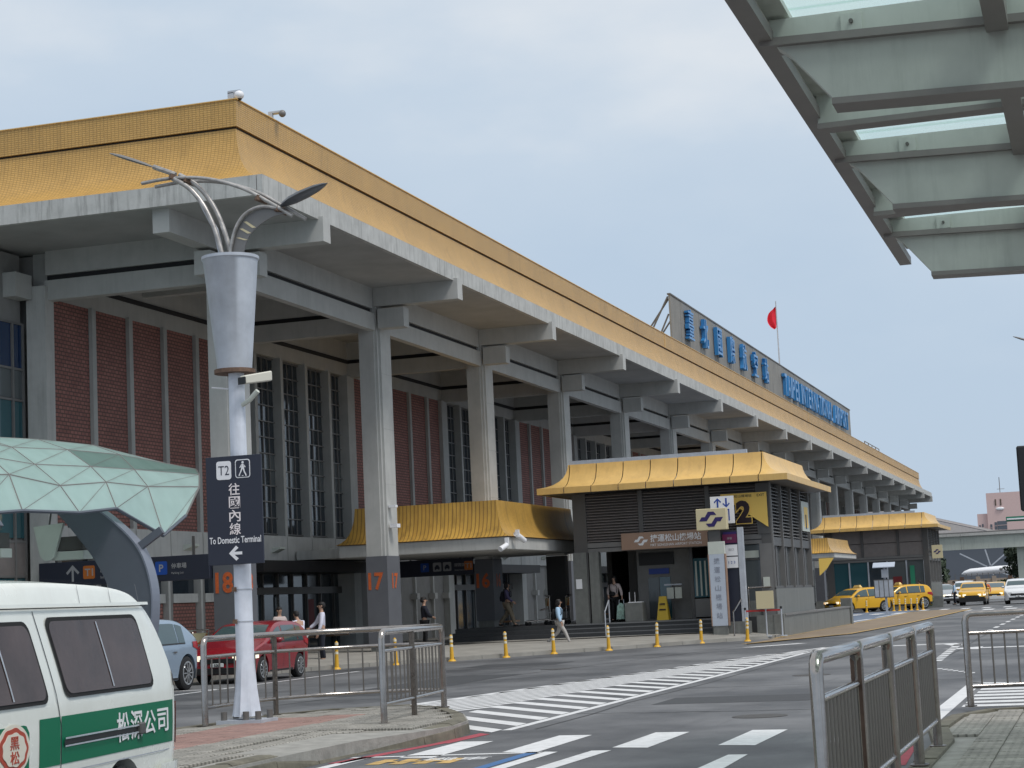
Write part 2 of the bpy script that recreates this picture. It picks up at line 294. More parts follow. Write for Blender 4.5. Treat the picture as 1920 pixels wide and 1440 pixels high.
# ------------------------------------------------------------------ building blocks
class MB:
    def __init__(s): s.v = []; s.f = []
    def add(s, vs, fs):
        n = len(s.v); s.v += [tuple(p) for p in vs]; s.f += [tuple(i+n for i in f) for f in fs]; return s
    def box(s, x0, x1, y0, y1, z0, z1):
        return s.add([(x0,y0,z0),(x1,y0,z0),(x1,y1,z0),(x0,y1,z0),(x0,y0,z1),(x1,y0,z1),(x1,y1,z1),(x0,y1,z1)],
                     [(0,3,2,1),(4,5,6,7),(0,1,5,4),(1,2,6,5),(2,3,7,6),(3,0,4,7)])
    def tube(s, pts, r, n=8, cap=True):
        pts = [Vector(p) for p in pts]; rs = r if isinstance(r, (list, tuple)) else [r]*len(pts)
        rings = []; up = None
        for i, p in enumerate(pts):
            d = (pts[min(i+1, len(pts)-1)] - pts[max(i-1, 0)]).normalized()
            if up is None: up = d.cross(Vector((0,0,1)) if abs(d.z) < .95 else Vector((1,0,0)))
            a = up-d*up.dot(d); a = a.normalized() if a.length > 1e-6 else d.orthogonal().normalized(); up = a; b = d.cross(a)
            rings.append([p + a*math.cos(2*math.pi*k/n)*rs[i] + b*math.sin(2*math.pi*k/n)*rs[i] for k in range(n)])
        return s.loft(rings, cap=cap)
    def loft(s, rings, cap=True, closed=True):
        n = len(rings[0]); vs = [p for r in rings for p in r]; fs = []
        for i in range(len(rings)-1):
            for k in range(n if closed else n-1):
                a = i*n+k; b = i*n+(k+1) % n; fs.append((a, b, b+n, a+n))
        if cap and closed: fs.append(tuple(range(n))[::-1]); fs.append(tuple((len(rings)-1)*n+k for k in range(n)))
        return s.add(vs, fs)
    def cyl(s, c, r, h, n=16, r2=None):
        x, y, z = c; r2 = r if r2 is None else r2
        return s.loft([[(x+r*math.cos(2*math.pi*k/n), y+r*math.sin(2*math.pi*k/n), z) for k in range(n)], [(x+r2*math.cos(2*math.pi*k/n), y+r2*math.sin(2*math.pi*k/n), z+h) for k in range(n)]])
    def ell(s, c, rx, ry, rz, n=12, m=8):
        rings = []
        for j in range(1, m):
            t = math.pi*j/m; rings.append([(c[0]+rx*math.sin(t)*math.cos(2*math.pi*k/n), c[1]+ry*math.sin(t)*math.sin(2*math.pi*k/n), c[2]-rz*math.cos(t)) for k in range(n)])
        return s.loft(rings)
    def prism(s, poly, axis, a, b):
        """poly of 2D points in the plane across axis, extruded from a to b"""
        def P(q, t): return {'x': (t, q[0], q[1]), 'y': (q[0], t, q[1]), 'z': (q[0], q[1], t)}[axis]
        return s.loft([[P(q, a) for q in poly], [P(q, b) for q in poly]])
    def quad(s, *p): return s.add(p, [tuple(range(len(p)))])
    def beam(s, p0, p1, wd, hg):
        p0 = Vector(p0); p1 = Vector(p1); d = (p1-p0).normalized(); up = Vector((0,0,1)) if abs(d.z) < .95 else Vector((1,0,0))
        a = d.cross(up).normalized()*wd/2; b = a.normalized().cross(d)*hg/2
        return s.loft([[p-a-b, p+a-b, p+a+b, p-a+b] for p in (p0, p1)])
    def build(s, name, m, parent=None, smooth=None, org=None, bevel=0, world=True, **tags):
        me = bpy.data.meshes.new(name)
        o3 = Vector((0,0,0))
        if world:
            q = parent
            while q is not None: o3 += q.location; q = q.parent
        if org is not None: o3 = Vector(org)
        vs = [tuple(Vector(p)-o3) for p in s.v]
        me.from_pydata(vs, [], s.f)
        for mm in (m if isinstance(m, (list, tuple)) else [m]): me.materials.append(mm)
        import bmesh
        bm = bmesh.new(); bm.from_mesh(me); bmesh.ops.recalc_face_normals(bm, faces=bm.faces)
        if bevel:
            try: bmesh.ops.bevel(bm, geom=list(bm.edges), offset=bevel, segments=1, affect='EDGES', clamp_overlap=True)
            except Exception: pass
        bm.to_mesh(me); bm.free()
        if smooth is not None:
            for p in me.polygons: p.use_smooth = True
            me.set_sharp_from_angle(angle=R(smooth))
        o = bpy.data.objects.new(name, me); C.objects.link(o)
        if parent is not None: o.parent = parent
        if org is not None: o.location = o3
        tag(o, **tags)
        return o
def tag(o, label=None, cat=None, group=None, kind=None):
    if label: o['label'] = label
    if cat: o['category'] = cat
    if group: o['group'] = group
    if kind: o['kind'] = kind
    return o
def thing(name, label, cat, loc=(0,0,0), rz=0, group=None):
    o = bpy.data.objects.new(name, None); C.objects.link(o); o.location = loc; o.rotation_euler = (0,0,rz); o.empty_display_size = .3
    return tag(o, label, cat, group)
def link_copy(src, name, parent=None, loc=None, rot=None):
    o = src.copy(); o.name = name; C.objects.link(o)
    if parent is not None: o.parent = parent
    if loc is not None: o.location = loc
    if rot is not None: o.rotation_euler = rot
    return o
def copy_tree(o, parent=None):
    c = o.copy(); C.objects.link(c)
    if parent is not None: c.parent = parent
    for ch in [k for k in o.children]: copy_tree(ch, c)
    return c
def bb(name, m, parent, x0, x1, y0, y1, z0, z1, **k):
    """one box part in the coordinates of its thing"""
    return MB().box(x0, x1, y0, y1, z0, z1).build(name, m, parent, **k)

def text_mb(body, size, o, right, up, depth=.004, bold=0.0, align='CENTER', width=None):
    """text as a mesh; o = centre of the line, right/up = directions it runs and stands in"""
    cu = bpy.data.curves.new('lettering', 'FONT'); cu.body = body; cu.size = 1.0; cu.align_x = 'LEFT'; cu.offset = bold; cu.extrude = 0.5; cu.resolution_u = 3
    ob = bpy.data.objects.new('lettering', cu); C.objects.link(ob)
    bpy.context.view_layer.update()
    dg = bpy.context.evaluated_depsgraph_get(); me = bpy.data.meshes.new_from_object(ob.evaluated_get(dg))
    vs = [v.co.copy() for v in me.vertices]; fs = [tuple(p.vertices) for p in me.polygons]
    bpy.data.objects.remove(ob); bpy.data.curves.remove(cu); bpy.data.meshes.remove(me)
    if not vs: return MB()
    x0 = min(v.x for v in vs); x1 = max(v.x for v in vs); y0 = min(v.y for v in vs); y1 = max(v.y for v in vs)
    s = size/(y1-y0); sx_ = s if width is None else width/(x1-x0)
    right = Vector(right).normalized(); up = Vector(up).normalized(); nrm = right.cross(up); o = Vector(o)
    out = []
    for v in vs:
        xx = v.x-((x0+x1)/2 if align == 'CENTER' else x0)
        out.append(o + right*(xx*sx_) + up*((v.y-(y0+y1)/2)*s) + nrm*(v.z+.5)*depth)
    mb = MB(); mb.add(out, fs); return mb
def flat_mb(poly, o, right, up, depth=.004, scale=1.0):
    """flat drawn mark: polygon (u,v) on a surface"""
    right = Vector(right).normalized(); up = Vector(up).normalized(); n = right.cross(up); o = Vector(o)
    a = [o+right*(p[0]*scale)+up*(p[1]*scale)+n*0 for p in poly]; b = [q+n*depth for q in a]
    return MB().loft([a, b])
def rrect(w_, h_, r, n=4, cx=0, cy=0):
    pts = []
    for (sx_, sy_, a0) in ((1,1,0),(-1,1,90),(-1,-1,180),(1,-1,270)):
        for k in range(n+1):
            a = R(a0+90*k/n); pts.append((cx+sx_*(w_/2-r)+r*math.cos(a), cy+sy_*(h_/2-r)+r*math.sin(a)))
    return pts

# ================================================================== SETTING
def struct(name, mb, m, **k): return mb.build(name, m, None, kind='structure', **k)
struct('ground', MB().quad((-400,-60,0),(400,-60,0),(400,900,0),(-400,900,0)), M['asphalt'])

# sidewalk in front of the terminal, rising from its kerb to the columns
KERB = [(-22.3,5),(-22.3,40),(-22.1,46.2),(-20.75,49.05),(-19.62,50.75),(-18.45,52.3),(-17.3,53.95),(-16.3,55.6),(-14.95,57.2),(-13.85,59.2),(-12.85,61.1),(-11.6,62.6),(-10.9,63.6),(-10.9,66)]
def inner(i):
    x, y = KERB[i]
    if i < 2: return (-23.6, y)
    return {2:(-23.4,48.2),3:(-22.6,51.4),4:(-21.6,53.4),5:(-20.6,55.2),6:(-19.6,57),7:(-18.6,58.8),8:(-17.4,60.6),9:(-16.2,62.2),10:(-15,63.4),11:(-13.4,63.9),12:(-12.4,64.3),13:(-12.2,66)}[i]
sw = MB()
for i in range(len(KERB)-1):
    a, b = KERB[i], KERB[i+1]; c, d = inner(i+1), inner(i)
    sw.quad((*a,.1),(*b,.1),(*c,.26),(*d,.26))
    wx = lambda p: (-27.9, p[1]+ (p[0]+23.5)*.2)
    sw.quad((*d,.26),(*c,.26),(-27.9,c[1]+1.5,.3),(-27.9,d[1]+(1.5 if i else 0),.3))
sw.quad((-27.9,60,.295),(-12.5,64.2,.295),(-12.5,80,.295),(-27.9,80,.295))
sw.quad((-45,5,.3),(-27.9,5,.3),(-27.9,80,.3),(-45,80,.3))
struct('sidewalk', sw, M['sidewalk'])
kb = struct('kerb', MB(), M['kerb'])
for i in range(len(KERB)-1):
    a, b = Vector(KERB[i]), Vector(KERB[i+1]); L = (b-a).length; n = max(1, round(L/1.0)) if i > 0 else 6
    for k in range(n):
        p = a+(b-a)*(k/n); q = a+(b-a)*((k+.985)/n); d = (q-p).normalized(); nn = Vector((d.y,-d.x))*.1
        MB().loft([[(p.x+nn.x,p.y+nn.y,.0),(p.x-nn.x,p.y-nn.y,.0),(p.x-nn.x,p.y-nn.y,.125),(p.x+nn.x,p.y+nn.y,.115)],[(q.x+nn.x,q.y+nn.y,.0),(q.x-nn.x,q.y-nn.y,.0),(q.x-nn.x,q.y-nn.y,.125),(q.x+nn.x,q.y+nn.y,.115)]]).build('kerb_stone', M['sidewalk'], kb)

# ---- traffic islands with pavers and kerb stones
def inside(p, poly):
    x, y = p; r = False
    for i in range(len(poly)):
        x1, y1 = poly[i]; x2, y2 = poly[i-1]
        if (y1 > y) != (y2 > y) and x < (x2-x1)*(y-y1)/(y2-y1)+x1: r = not r
    return r
def dist_edge(p, poly):
    p = Vector(p); m_ = 1e9
    for i in range(len(poly)):
        a = Vector(poly[i-1]); b = Vector(poly[i]); t = max(0, min(1, (p-a).dot(b-a)/(b-a).length_squared)); m_ = min(m_, (p-(a+(b-a)*t)).length)
    return m_
def resample(poly, step, closed=True):
    out = []
    n = len(poly)
    for i in range(n if closed else n-1):
        a = Vector(poly[i]); b = Vector(poly[(i+1) % n]); k = max(1, round((b-a).length/step))
        for j in range(k): out.append(tuple(a+(b-a)*(j/k)))
    if not closed: out.append(tuple(poly[-1]))
    return out
def island(name, poly, z, ymin, ymax, redf, tile=.3, dz=None, xr=None):
    base = struct(name, MB().prism(poly, 'z', 0, z-.03), M['grout'])
    cz = lambda x, y: z if dz is None else dz(x, y)
    # kerb stones
    ks = resample(poly, 1.0)
    ctr = Vector((sum(p[0] for p in poly)/len(poly), sum(p[1] for p in poly)/len(poly)))
    for i in range(len(ks)):
        a = Vector(ks[i]); b = Vector(ks[(i+1) % len(ks)])
        if max(a.y, b.y) < ymin-1 or (b-a).length < .05: continue
        d = (b-a).normalized(); n_ = Vector((-d.y, d.x))
        if not inside(tuple((a+b)/2+n_*.1), poly): n_ = -n_
        a2 = a+d*.006; b2 = b-d*.006; t = n_*.2
        zz = (cz(*a), cz(*b)); e = rnd.uniform(-.006,.006)
        A = [(a2.x-n_.x*.02,a2.y-n_.y*.02,0),(a2.x+t.x,a2.y+t.y,0),(a2.x+t.x,a2.y+t.y,zz[0]+e),(a2.x+n_.x*.06,a2.y+n_.y*.06,zz[0]+e),(a2.x+n_.x*.02,a2.y+n_.y*.02,zz[0]-.02+e),(a2.x-n_.x*.005,a2.y-n_.y*.005,zz[0]*.6+e)]
        B = [(b2.x-n_.x*.02,b2.y-n_.y*.02,0),(b2.x+t.x,b2.y+t.y,0),(b2.x+t.x,b2.y+t.y,zz[1]+e),(b2.x+n_.x*.06,b2.y+n_.y*.06,zz[1]+e),(b2.x+n_.x*.02,b2.y+n_.y*.02,zz[1]-.02+e),(b2.x-n_.x*.005,b2.y-n_.y*.005,zz[1]*.6+e)]
        MB().loft([A, B]).build('kerb_stone', M['kerb'], base)
    me = {}
    for key, mm in (('a', M['paver']), ('b', M['paver2']), ('r', M['paverred'])):
        o = MB().loft([[(-tile/2+.004,-tile/2+.004,-.03),(tile/2-.004,-tile/2+.004,-.03),(tile/2-.004,tile/2-.004,-.03),(-tile/2+.004,tile/2-.004,-.03)],
                       [(-tile/2+.004,-tile/2+.004,-.006),(tile/2-.004,-tile/2+.004,-.006),(tile/2-.004,tile/2-.004,-.006),(-tile/2+.004,tile/2-.004,-.006)],
                       [(-tile/2+.012,-tile/2+.012,0),(tile/2-.012,-tile/2+.012,0),(tile/2-.012,tile/2-.012,0),(-tile/2+.012,tile/2-.012,0)]]).build('paver', mm, base, world=False)
        me[key] = o.data; bpy.data.objects.remove(o)
    cells = []
    xs = [p[0] for p in poly]; y = ymin
    while y < ymax:
        x = min(xs)
        while x < max(xs):
            c = (x+tile/2, y+tile/2)
            if inside(c, poly) and dist_edge(c, poly) > .17+tile*.52 and (xr is None or xr[0] < c[0] < xr[1]): cells.append(c)
            x += tile
        y += tile
    cells.sort(key=lambda c: c[0]**2+c[1]**2)
    rest = MB()
    for i, c in enumerate(cells):
        k = 'r' if redf(*c) else ('a' if rnd.random() < .6 else 'b')
        if i < 285:
            o = bpy.data.objects.new('paver', me[k]); C.objects.link(o); o.parent = base
            o.location = (c[0], c[1], cz(*c)+rnd.uniform(-.004,.003)); o.rotation_euler = (rnd.uniform(-.008,.008), rnd.uniform(-.008,.008), 0)
        else:
            h = tile/2-.006; zz = cz(*c); rest.box(c[0]-h,c[0]+h,c[1]-h,c[1]+h,zz-.03,zz+rnd.uniform(-.004,.003))
    if rest.v: rest.build('pavers_beyond', M['paver'], base, kind='stuff')
    # bedding strip between kerb and tiles
    return base
LI = [(-8.2,8),(-8.15,17.6),(-8.1,19.6),(-7.78,20.9),(-7.68,21.7),(-7.8,22.6),(-8.3,23.9),(-9.1,25.5),(-10.0,26.3),(-11.0,25.7),(-11.6,24.6),(-11.8,22),(-11.9,8)]
def lz(x, y):
    # dropped kerb between Y 18.6 and 20.6 on the road side
    if x > -9.2 and 17.6 < y < 21.2:
        t = 1-abs(y-19.4)/1.8; return .19-.15*max(0, min(1, t*1.6))*max(0, min(1, (x+9.2)/1.0))
    return .19
ISL_L = island('traffic_island', LI, .19, 16.0, 26.3, lambda x, y: -11.1 < x < -9.7 and y < 24.6, dz=lz)
RI = [(-1.75,3),(-1.75,19.2),(-1.95,21.0),(-1.9,22.8),(-1.55,23.7),(0.5,24.6),(3.5,25.0),(3.5,3)]
ISL_R = island('near_pavement', RI, .06, 12.6, 24.6, lambda x, y: x > -.95 and y < 15.6, xr=(-1.9,.4))

# ---- painted road markings (flat sheets a few millimetres up)
def mark(name, pts, m, z=.004, parent=None, **k): return MB().quad(*[(p[0],p[1],z) for p in pts]).build(name, m, parent, **k)
mk = tag(thing('road_markings', None, None), kind='structure')
def rect(x0, x1, y0, y1): return [(x0,y0),(x1,y0),(x1,y1),(x0,y1)]
for x0, a, b in ((-7.42,19.15,21.15),(-6.38,19.55,21.75),(-5.22,19.85,21.85),(-4.06,19.85,21.85),(-2.9,19.9,21.9)):
    mark('crosswalk_stripe', [(x0,a),(x0+.42,a-.12),(x0+.42,b),(x0,b+.05)], M['paint'], parent=mk)
mark('lane_dash', [(-3.78,14.5),(-3.42,14.5),(-3.52,18.65),(-3.72,18.65)], M['paint'], parent=mk)
mark('lane_line', [(-5.47,16.0),(-5.27,16.0),(-5.14,19.5),(-5.36,19.5)], M['paint'], parent=mk)
mark('bay_line', [(-5.95,14.0),(-5.78,14.0),(-5.72,19.45),(-5.88,19.5)], M['paint'], parent=mk)
mark('bay_line', [(-6.14,14.0),(-6.0,14.0),(-5.93,19.5),(-6.07,19.5)], M['roadblue'], parent=mk)
mark('bay_line', [(-8.02,19.2),(-5.9,19.38),(-5.9,19.5),(-8.02,19.32)], M['paint'], parent=mk)
mark('kerb_side_line', [(-7.98,12.0),(-7.84,12.0),(-7.78,19.2),(-7.92,19.2)], M['paint'], parent=mk)
for k in range(4):
    mark('motorcycle_bay_lettering', rect(-7.5+.26*k, -7.34+.26*k, 18.35, 18.95), M['roadyellow'], parent=mk)
    if k < 3: mark('motorcycle_bay_lettering', rect(-7.5+.26*k, -7.22+.26*k, 18.6, 18.7), M['roadyellow'], z=.006, parent=mk)
MB().add(*[(lambda t: (t.v, t.f))(text_mb('機車', .34, (-6.65,18.85,.004), (1,0,0), (0,1,0), .002)) ][0]).build('white_bay_lettering', M['paint'], mk)
mark('red_kerb_line', [(-8.02,18.6),(-7.86,18.6),(-7.55,21.0),(-7.7,21.0)], M['roadred'], parent=mk)
mark('red_kerb_line', [(-7.7,21.0),(-7.5,21.0),(-7.42,22.3),(-7.62,22.5)], M['roadred'], parent=mk)
mark('red_kerb_line', [(-1.98,17.2),(-1.83,17.2),(-2.0,20.9),(-2.15,20.9)], M['roadred'], parent=mk)
# hatched gore: right edge X=-7.4, left edge slanting in to the tip
tipy = 52.0
def leftx(y): return -11.6 + (y-28.0)*(4.15/24.0) if y > 28 else -11.6 - (28-y)*.02
mark('gore_border', [(-7.47,22.9),(-7.33,22.9),(-7.33,tipy),(-7.47,tipy)], M['paint'], parent=mk)
mark('gore_border', [(-11.75,26.6),(-11.55,26.6),(-7.35,tipy),(-7.5,tipy)], M['paint'], parent=mk)
y = 22.6
while y < 51:
    # right half of the chevron, from the right border up to the centre line
    def ctr_x(yy): return (leftx(max(yy, 26))-7.4)/2+.2
    x1, y1 = -7.5, y
    x2 = ctr_x(y+2); y2 = y+ (x1-x2)*1.25
    if x1-x2 > .15: mark('gore_stripe', [(x1,y1),(x1,y1+.45),(x2,y2+.45),(x2,y2)], M['paint'], parent=mk)
    lx = leftx(y2-4.0); y3 = y2-(x2-lx)*2.3
    if x2-lx > .15:
        if y3 < 27.0: t_ = (y2-27.0)/(y2-y3); lx = x2+(lx-x2)*t_; y3 = 27.0
        if y2 > 27.3: mark('gore_stripe', [(x2,y2),(x2,y2+.5),(lx,y3+.5),(lx,y3)], M['paint'], parent=mk)
    y += 1.06
for r_ in (rect(-6.6,-3.9,27.5,29.2), rect(-14.5,-12.8,33,41), rect(-4.9,-2.6,13,15.8), rect(-16,-13.5,46,48)): mark('asphalt_patch', r_, M['roadpatch'], z=.002, parent=mk)
for (x0,ya,x1,yb) in ((-19,31.5,-2.2,32.3),(-7.1,23,-7.0,60),(-14.2,30,-9.6,62),(-3.2,22.5,-3.6,60),(-18,44.5,-7.6,43.6),(-7.3,25.8,-2.3,25.2)):
    d_ = (Vector((x1,yb))-Vector((x0,ya))).normalized(); n_ = Vector((-d_.y,d_.x))*.02; k_ = 14; prev = None
    for q in range(k_+1):
        t = q/k_; c_ = Vector((x0,ya)).lerp(Vector((x1,yb)), t)+n_*rnd.uniform(-4,4)
        if prev is not None: mark('tar_seam', [prev-n_, c_-n_, c_+n_, prev+n_], M['tar'], z=.0028, parent=mk)
        prev = c_
for (x, y) in ((-5.4,35.5),(-12.6,43),(-4.4,24.3)):
    MB().cyl((x,y,.0),.36,.006,24).build('manhole_cover', M['castiron'], mk)
mark('lane_dash', [(-10.3,54.6),(-9.95,54.4),(-8.65,56.5),(-9.0,56.8)], M['paint'], parent=mk)
for (cx, cy) in ((-5.1,51.0),(-2.2,47.0)):
    MB().quad((cx-1.7,cy,.004),(cx-.8,cy-.9,.004),(cx-.8,cy-.3,.004),(cx+.9,cy-.3,.004),(cx+1.2,cy-1.6,.004),(cx+1.5,cy-1.6,.004),(cx+1.2,cy+.25,.004),(cx-.8,cy+.3,.004),(cx-.8,cy+.9,.004)).build('turn_arrow', M['paint'], mk)
for k in range(9):
    t = k/9; x = -3.47-.33*t; yy = 39.9+10.6*t; mark('guide_dash', rect(x-.1,x+.1,yy,yy+.75), M['paint'], parent=mk)
for k in range(7):
    t = k/7; x = -3.15+.85*t; yy = 36.4-2.4*t; mark('guide_dash', [(x,yy),(x+.09,yy+.08),(x+.1,yy-.2),(x+.01,yy-.28)], M['paint'], parent=mk)
mark('edge_line', rect(-2.2,-1.98,22.2,31), M['paint'], parent=mk)
mark('edge_line', [(-2.2,31.0),(-2.2,30.6),(1.5,28.8),(1.5,29.1)], M['paint'], parent=mk)
for k in range(6): mark('crosswalk_stripe', [(-1.9,25.0+.75*k),(3,25.0+.75*k),(3,25.42+.75*k),(-1.9,25.42+.75*k)], M['paint'], parent=mk)
for k in range(12): mark('lane_dash', rect(-3.8,-3.64,58+4.1*k,59.9+4.1*k), M['paint'], parent=mk)
for k in range(14): mark('crosswalk_stripe', rect(-15.5+1.25*k,-14.9+1.25*k,106 if k>4 else 108,111.5), M['paint'], parent=mk)
for k in range(9): mark('crosswalk_stripe', rect(-11+1.25*k,-10.5+1.25*k,116,119), M['paint'], parent=mk)
mark('parking_line', [(-19.02,28),(-18.88,28),(-18.98,46.5),(-19.12,46.5)], M['paint'], parent=mk)
mark('parking_line', [(-22.1,37.6),(-22.1,37.75),(-18.9,38.3),(-18.9,38.1)], M['paint'], parent=mk)
mark('bay_surface', [(-16.5,118),(-11.0,83),(-10.95,108),(-11.5,120)], M['bluebay'], z=.003, parent=mk)
mark('bay_surface', [(-22,96),(-16.5,83),(-11.0,83),(-16.5,118),(-20,125)], M['bluebay'], z=.003, parent=mk)
mark('bay_dash', [(-11.6,88),(-11.3,88),(-11.1,94),(-11.4,94)], M['paint'], z=.006, parent=mk)
mark('bay_dash', [(-11.5,98),(-11.3,98),(-11.1,108),(-11.3,108)], M['paint'], z=.006, parent=mk)
md = struct('median', MB().prism([(-10.7,57.6),(-9.7,61),(-8.6,65),(-8.1,78),(-7.7,112),(-9.2,114),(-10.7,108),(-10.75,83),(-10.6,64)], 'z', 0, .03), M['tan'])
mark('median_edge_line', [(-10.85,57.3),(-10.7,57.3),(-8.42,65),(-7.85,78),(-7.5,112),(-7.66,112),(-8.02,78),(-8.58,65)], M['roadyellow'], z=.034, parent=md)
mark('median_edge_line', [(-10.75,62.5),(-10.6,62.5),(-10.6,108),(-9.2,113.6),(-9.35,113.9),(-10.78,108.2)], M['roadyellow'], z=.034, parent=md)

# ================================================================== TERMINAL
S_ = 10.85
def YC(n): return 56.0+(17-n)*S_
T = thing('terminal_building', 'long concrete airport terminal with a flared gold tile roof over a tall colonnade', 'airport terminal', (-24,46,.2))
def bt(name, m, *b, parent=T, **k): return MB().box(*b).build(name, m, parent, **k)
XW = -27.6
Y1 = 229.6+1
# roof: eave ring, curved tiled skirt, upper fascia
def ring(x, ya, yb, z, xb=-70): return [(x,ya,z),(x,yb,z),(xb,yb,z),(xb,ya,z)]
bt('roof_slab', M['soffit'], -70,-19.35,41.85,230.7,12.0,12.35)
for k in range(17):
    a = 41.7+(230.85-41.7)*k/17; b = 41.7+(230.85-41.7)*(k+1)/17-.012
    bt('eave_panel', M['eave'], -19.35,-19.2,a,b,11.99,12.5)
for k in range(5): bt('eave_panel', M['eave'], -19.37-10*(k+1)+.012,-19.37-10*k,41.7,41.85,11.99,12.5)
prof = [(0,1),(.03,.82),(.08,.64),(.17,.46),(.30,.30),(.48,.165),(.72,.06),(1,0)]
rings = []
for t, s in prof: rings.append(ring(-20.5+1.28*t, 43.0-1.28*t, 229.55+1.28*t, 12.5+1.62*s))
MB().loft([[Vector(p) for p in r] for r in rings], cap=False).build('tiled_skirt', M['gold'], T, smooth=35)
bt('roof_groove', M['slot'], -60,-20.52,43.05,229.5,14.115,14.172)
MB().loft([ring(-20.45,42.95,229.6,14.17), ring(-20.45,42.95,229.6,14.88)], cap=True).build('tiled_parapet', M['gold'], T)
MB().loft([ring(-20.42,42.92,229.63,14.88), ring(-20.42,42.92,229.63,14.905)], cap=True).build('parapet_coping', M['goldpanel'], T)
for yy in (92.5, 141, 190): bt('joint_cover', M['goldpanel'], -20.46,-20.435,yy,yy+.08,14.17,14.88)
# columns with their cantilevers
def column(n):
    y = YC(n); x0, x1 = -22.54, -21.86
    xi, yo = x1-.2, y
    prof_ = [(x0,y),(x1-.16,y),(x1-.16,y+.07),(x1-.07,y+.07),(x1-.07,y+.2),(x1,y+.2),(x1,y+1.1),(x0,y+1.1)]
    c = MB().prism(prof_, 'z', 3.3, 12.0).build('column', M['concrete'], T)
    base = .75 if n == 16 else .22
    MB().prism([(x0-.02,y-.02),(x1+.02,y-.02),(x1+.02,y+1.12),(x0-.02,y+1.12)], 'z', base+.25, 3.3).build('column_cladding', M['greypaint'], c)
    MB().prism([(x0+.03,y+.03),(x1-.03,y+.03),(x1-.03,y+1.05),(x0+.03,y+1.05)], 'z', base-.15, base+.25).build('column_plinth', M['granite'], c)
    for z in (5.6, 7.4, 9.2):
        if n >= 15: MB().box(x0-.002,x1+.002,y+.21,y+1.102,z,z+.015).build('pour_joint', M['soffit'], c)
    if n in (18,17,16):
        text_mb(str(n), .56, ((x0+x1)/2-.04, y-.026, 2.5), (1,0,0), (0,0,1), .004, bold=.03, width=.52).build('painted_number', M['numorange'], c)
        text_mb(str(n), .5, (x1+.026, y+.62, 2.5), (0,1,0), (0,0,1), .004, bold=.03, width=.5).build('painted_number', M['numorange'], c)
    bt('cantilever_beam', M['concrete'], -22.0,-19.07,y+.02,y+.5,11.39,12.06)
    bt('stub_beam', M['concrete'], -21.86,-20.95,y+.02,y+.5,10.66,11.30)
for n in range(18, 0, -1):
    column(n)
    y = YC(n)
    if n > 1:
        bt('tie_beam', M['concrete'], -22.2,-21.95,y+1.1,y+S_,10.60,11.16)
        bt('spandrel', M['concrete'], -22.25,-22.0,y+1.1,y+S_,11.32,12.0)
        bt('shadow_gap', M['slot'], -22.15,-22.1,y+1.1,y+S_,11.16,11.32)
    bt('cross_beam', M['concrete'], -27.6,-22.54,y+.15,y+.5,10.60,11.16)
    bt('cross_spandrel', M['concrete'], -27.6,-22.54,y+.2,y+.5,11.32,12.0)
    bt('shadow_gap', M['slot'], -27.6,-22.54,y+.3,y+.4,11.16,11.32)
    bt('ceiling_beam', M['concrete'], -27.6,-22.3,y+5.6,y+5.95,11.45,12.0)
# corner cantilever and stub towards the near end
bt('cantilever_beam', M['concrete'], -22.45,-21.98,42.05,45.13,11.39,12.04)
bt('stub_beam', M['concrete'], -22.45,-21.98,44.3,45.13,10.66,11.30)
bt('stub_beam', M['concrete'], -28.32,-27.9,44.3,45.13,10.62,11.3)
# main wall
bt('wall_core', M['wallgrey'], -60,-28.15,45.6,229,.2,11.95)
bt('wall_header', M['concrete'], -28.15,-27.5,45.62,229,10.66,12.0)
bt('shadow_gap', M['slot'], -27.5,-27.46,45.7,229,11.16,11.3)
bt('corner_pillar', M['band'], -28.1,-27.6,45.15,45.6,.2,11.0)
bt('corner_pillar', M['band'], -27.6,-27.5,45.15,45.6,.2,11.0)
fin_me = {}
def fin(y, depth, z0=4.3, z1=10.66):
    k = (round(depth,2), z0, z1)
    if k not in fin_me:
        o = MB().box(-depth,0,-.11,.11,z0,z1).build('fin', M['fin'], T, world=False); fin_me[k] = o.data; o.location = (XW+.2+24, y-46, -.2); return
    o = bpy.data.objects.new('fin', fin_me[k]); C.objects.link(o); o.parent = T; o.location = (XW+.2+24, y-46, -.2)
pane = MB().box(-.01,.0,-.2,.2,-.22,.22).build('pane', M['darkglass'], T, world=False); pane_me = pane.data; bpy.data.objects.remove(pane)
pane2 = MB().box(-.01,.0,-.2,.2,-.22,.22).build('pane', M['glassgrey'], T, world=False); pane2_me = pane2.data; bpy.data.objects.remove(pane2)
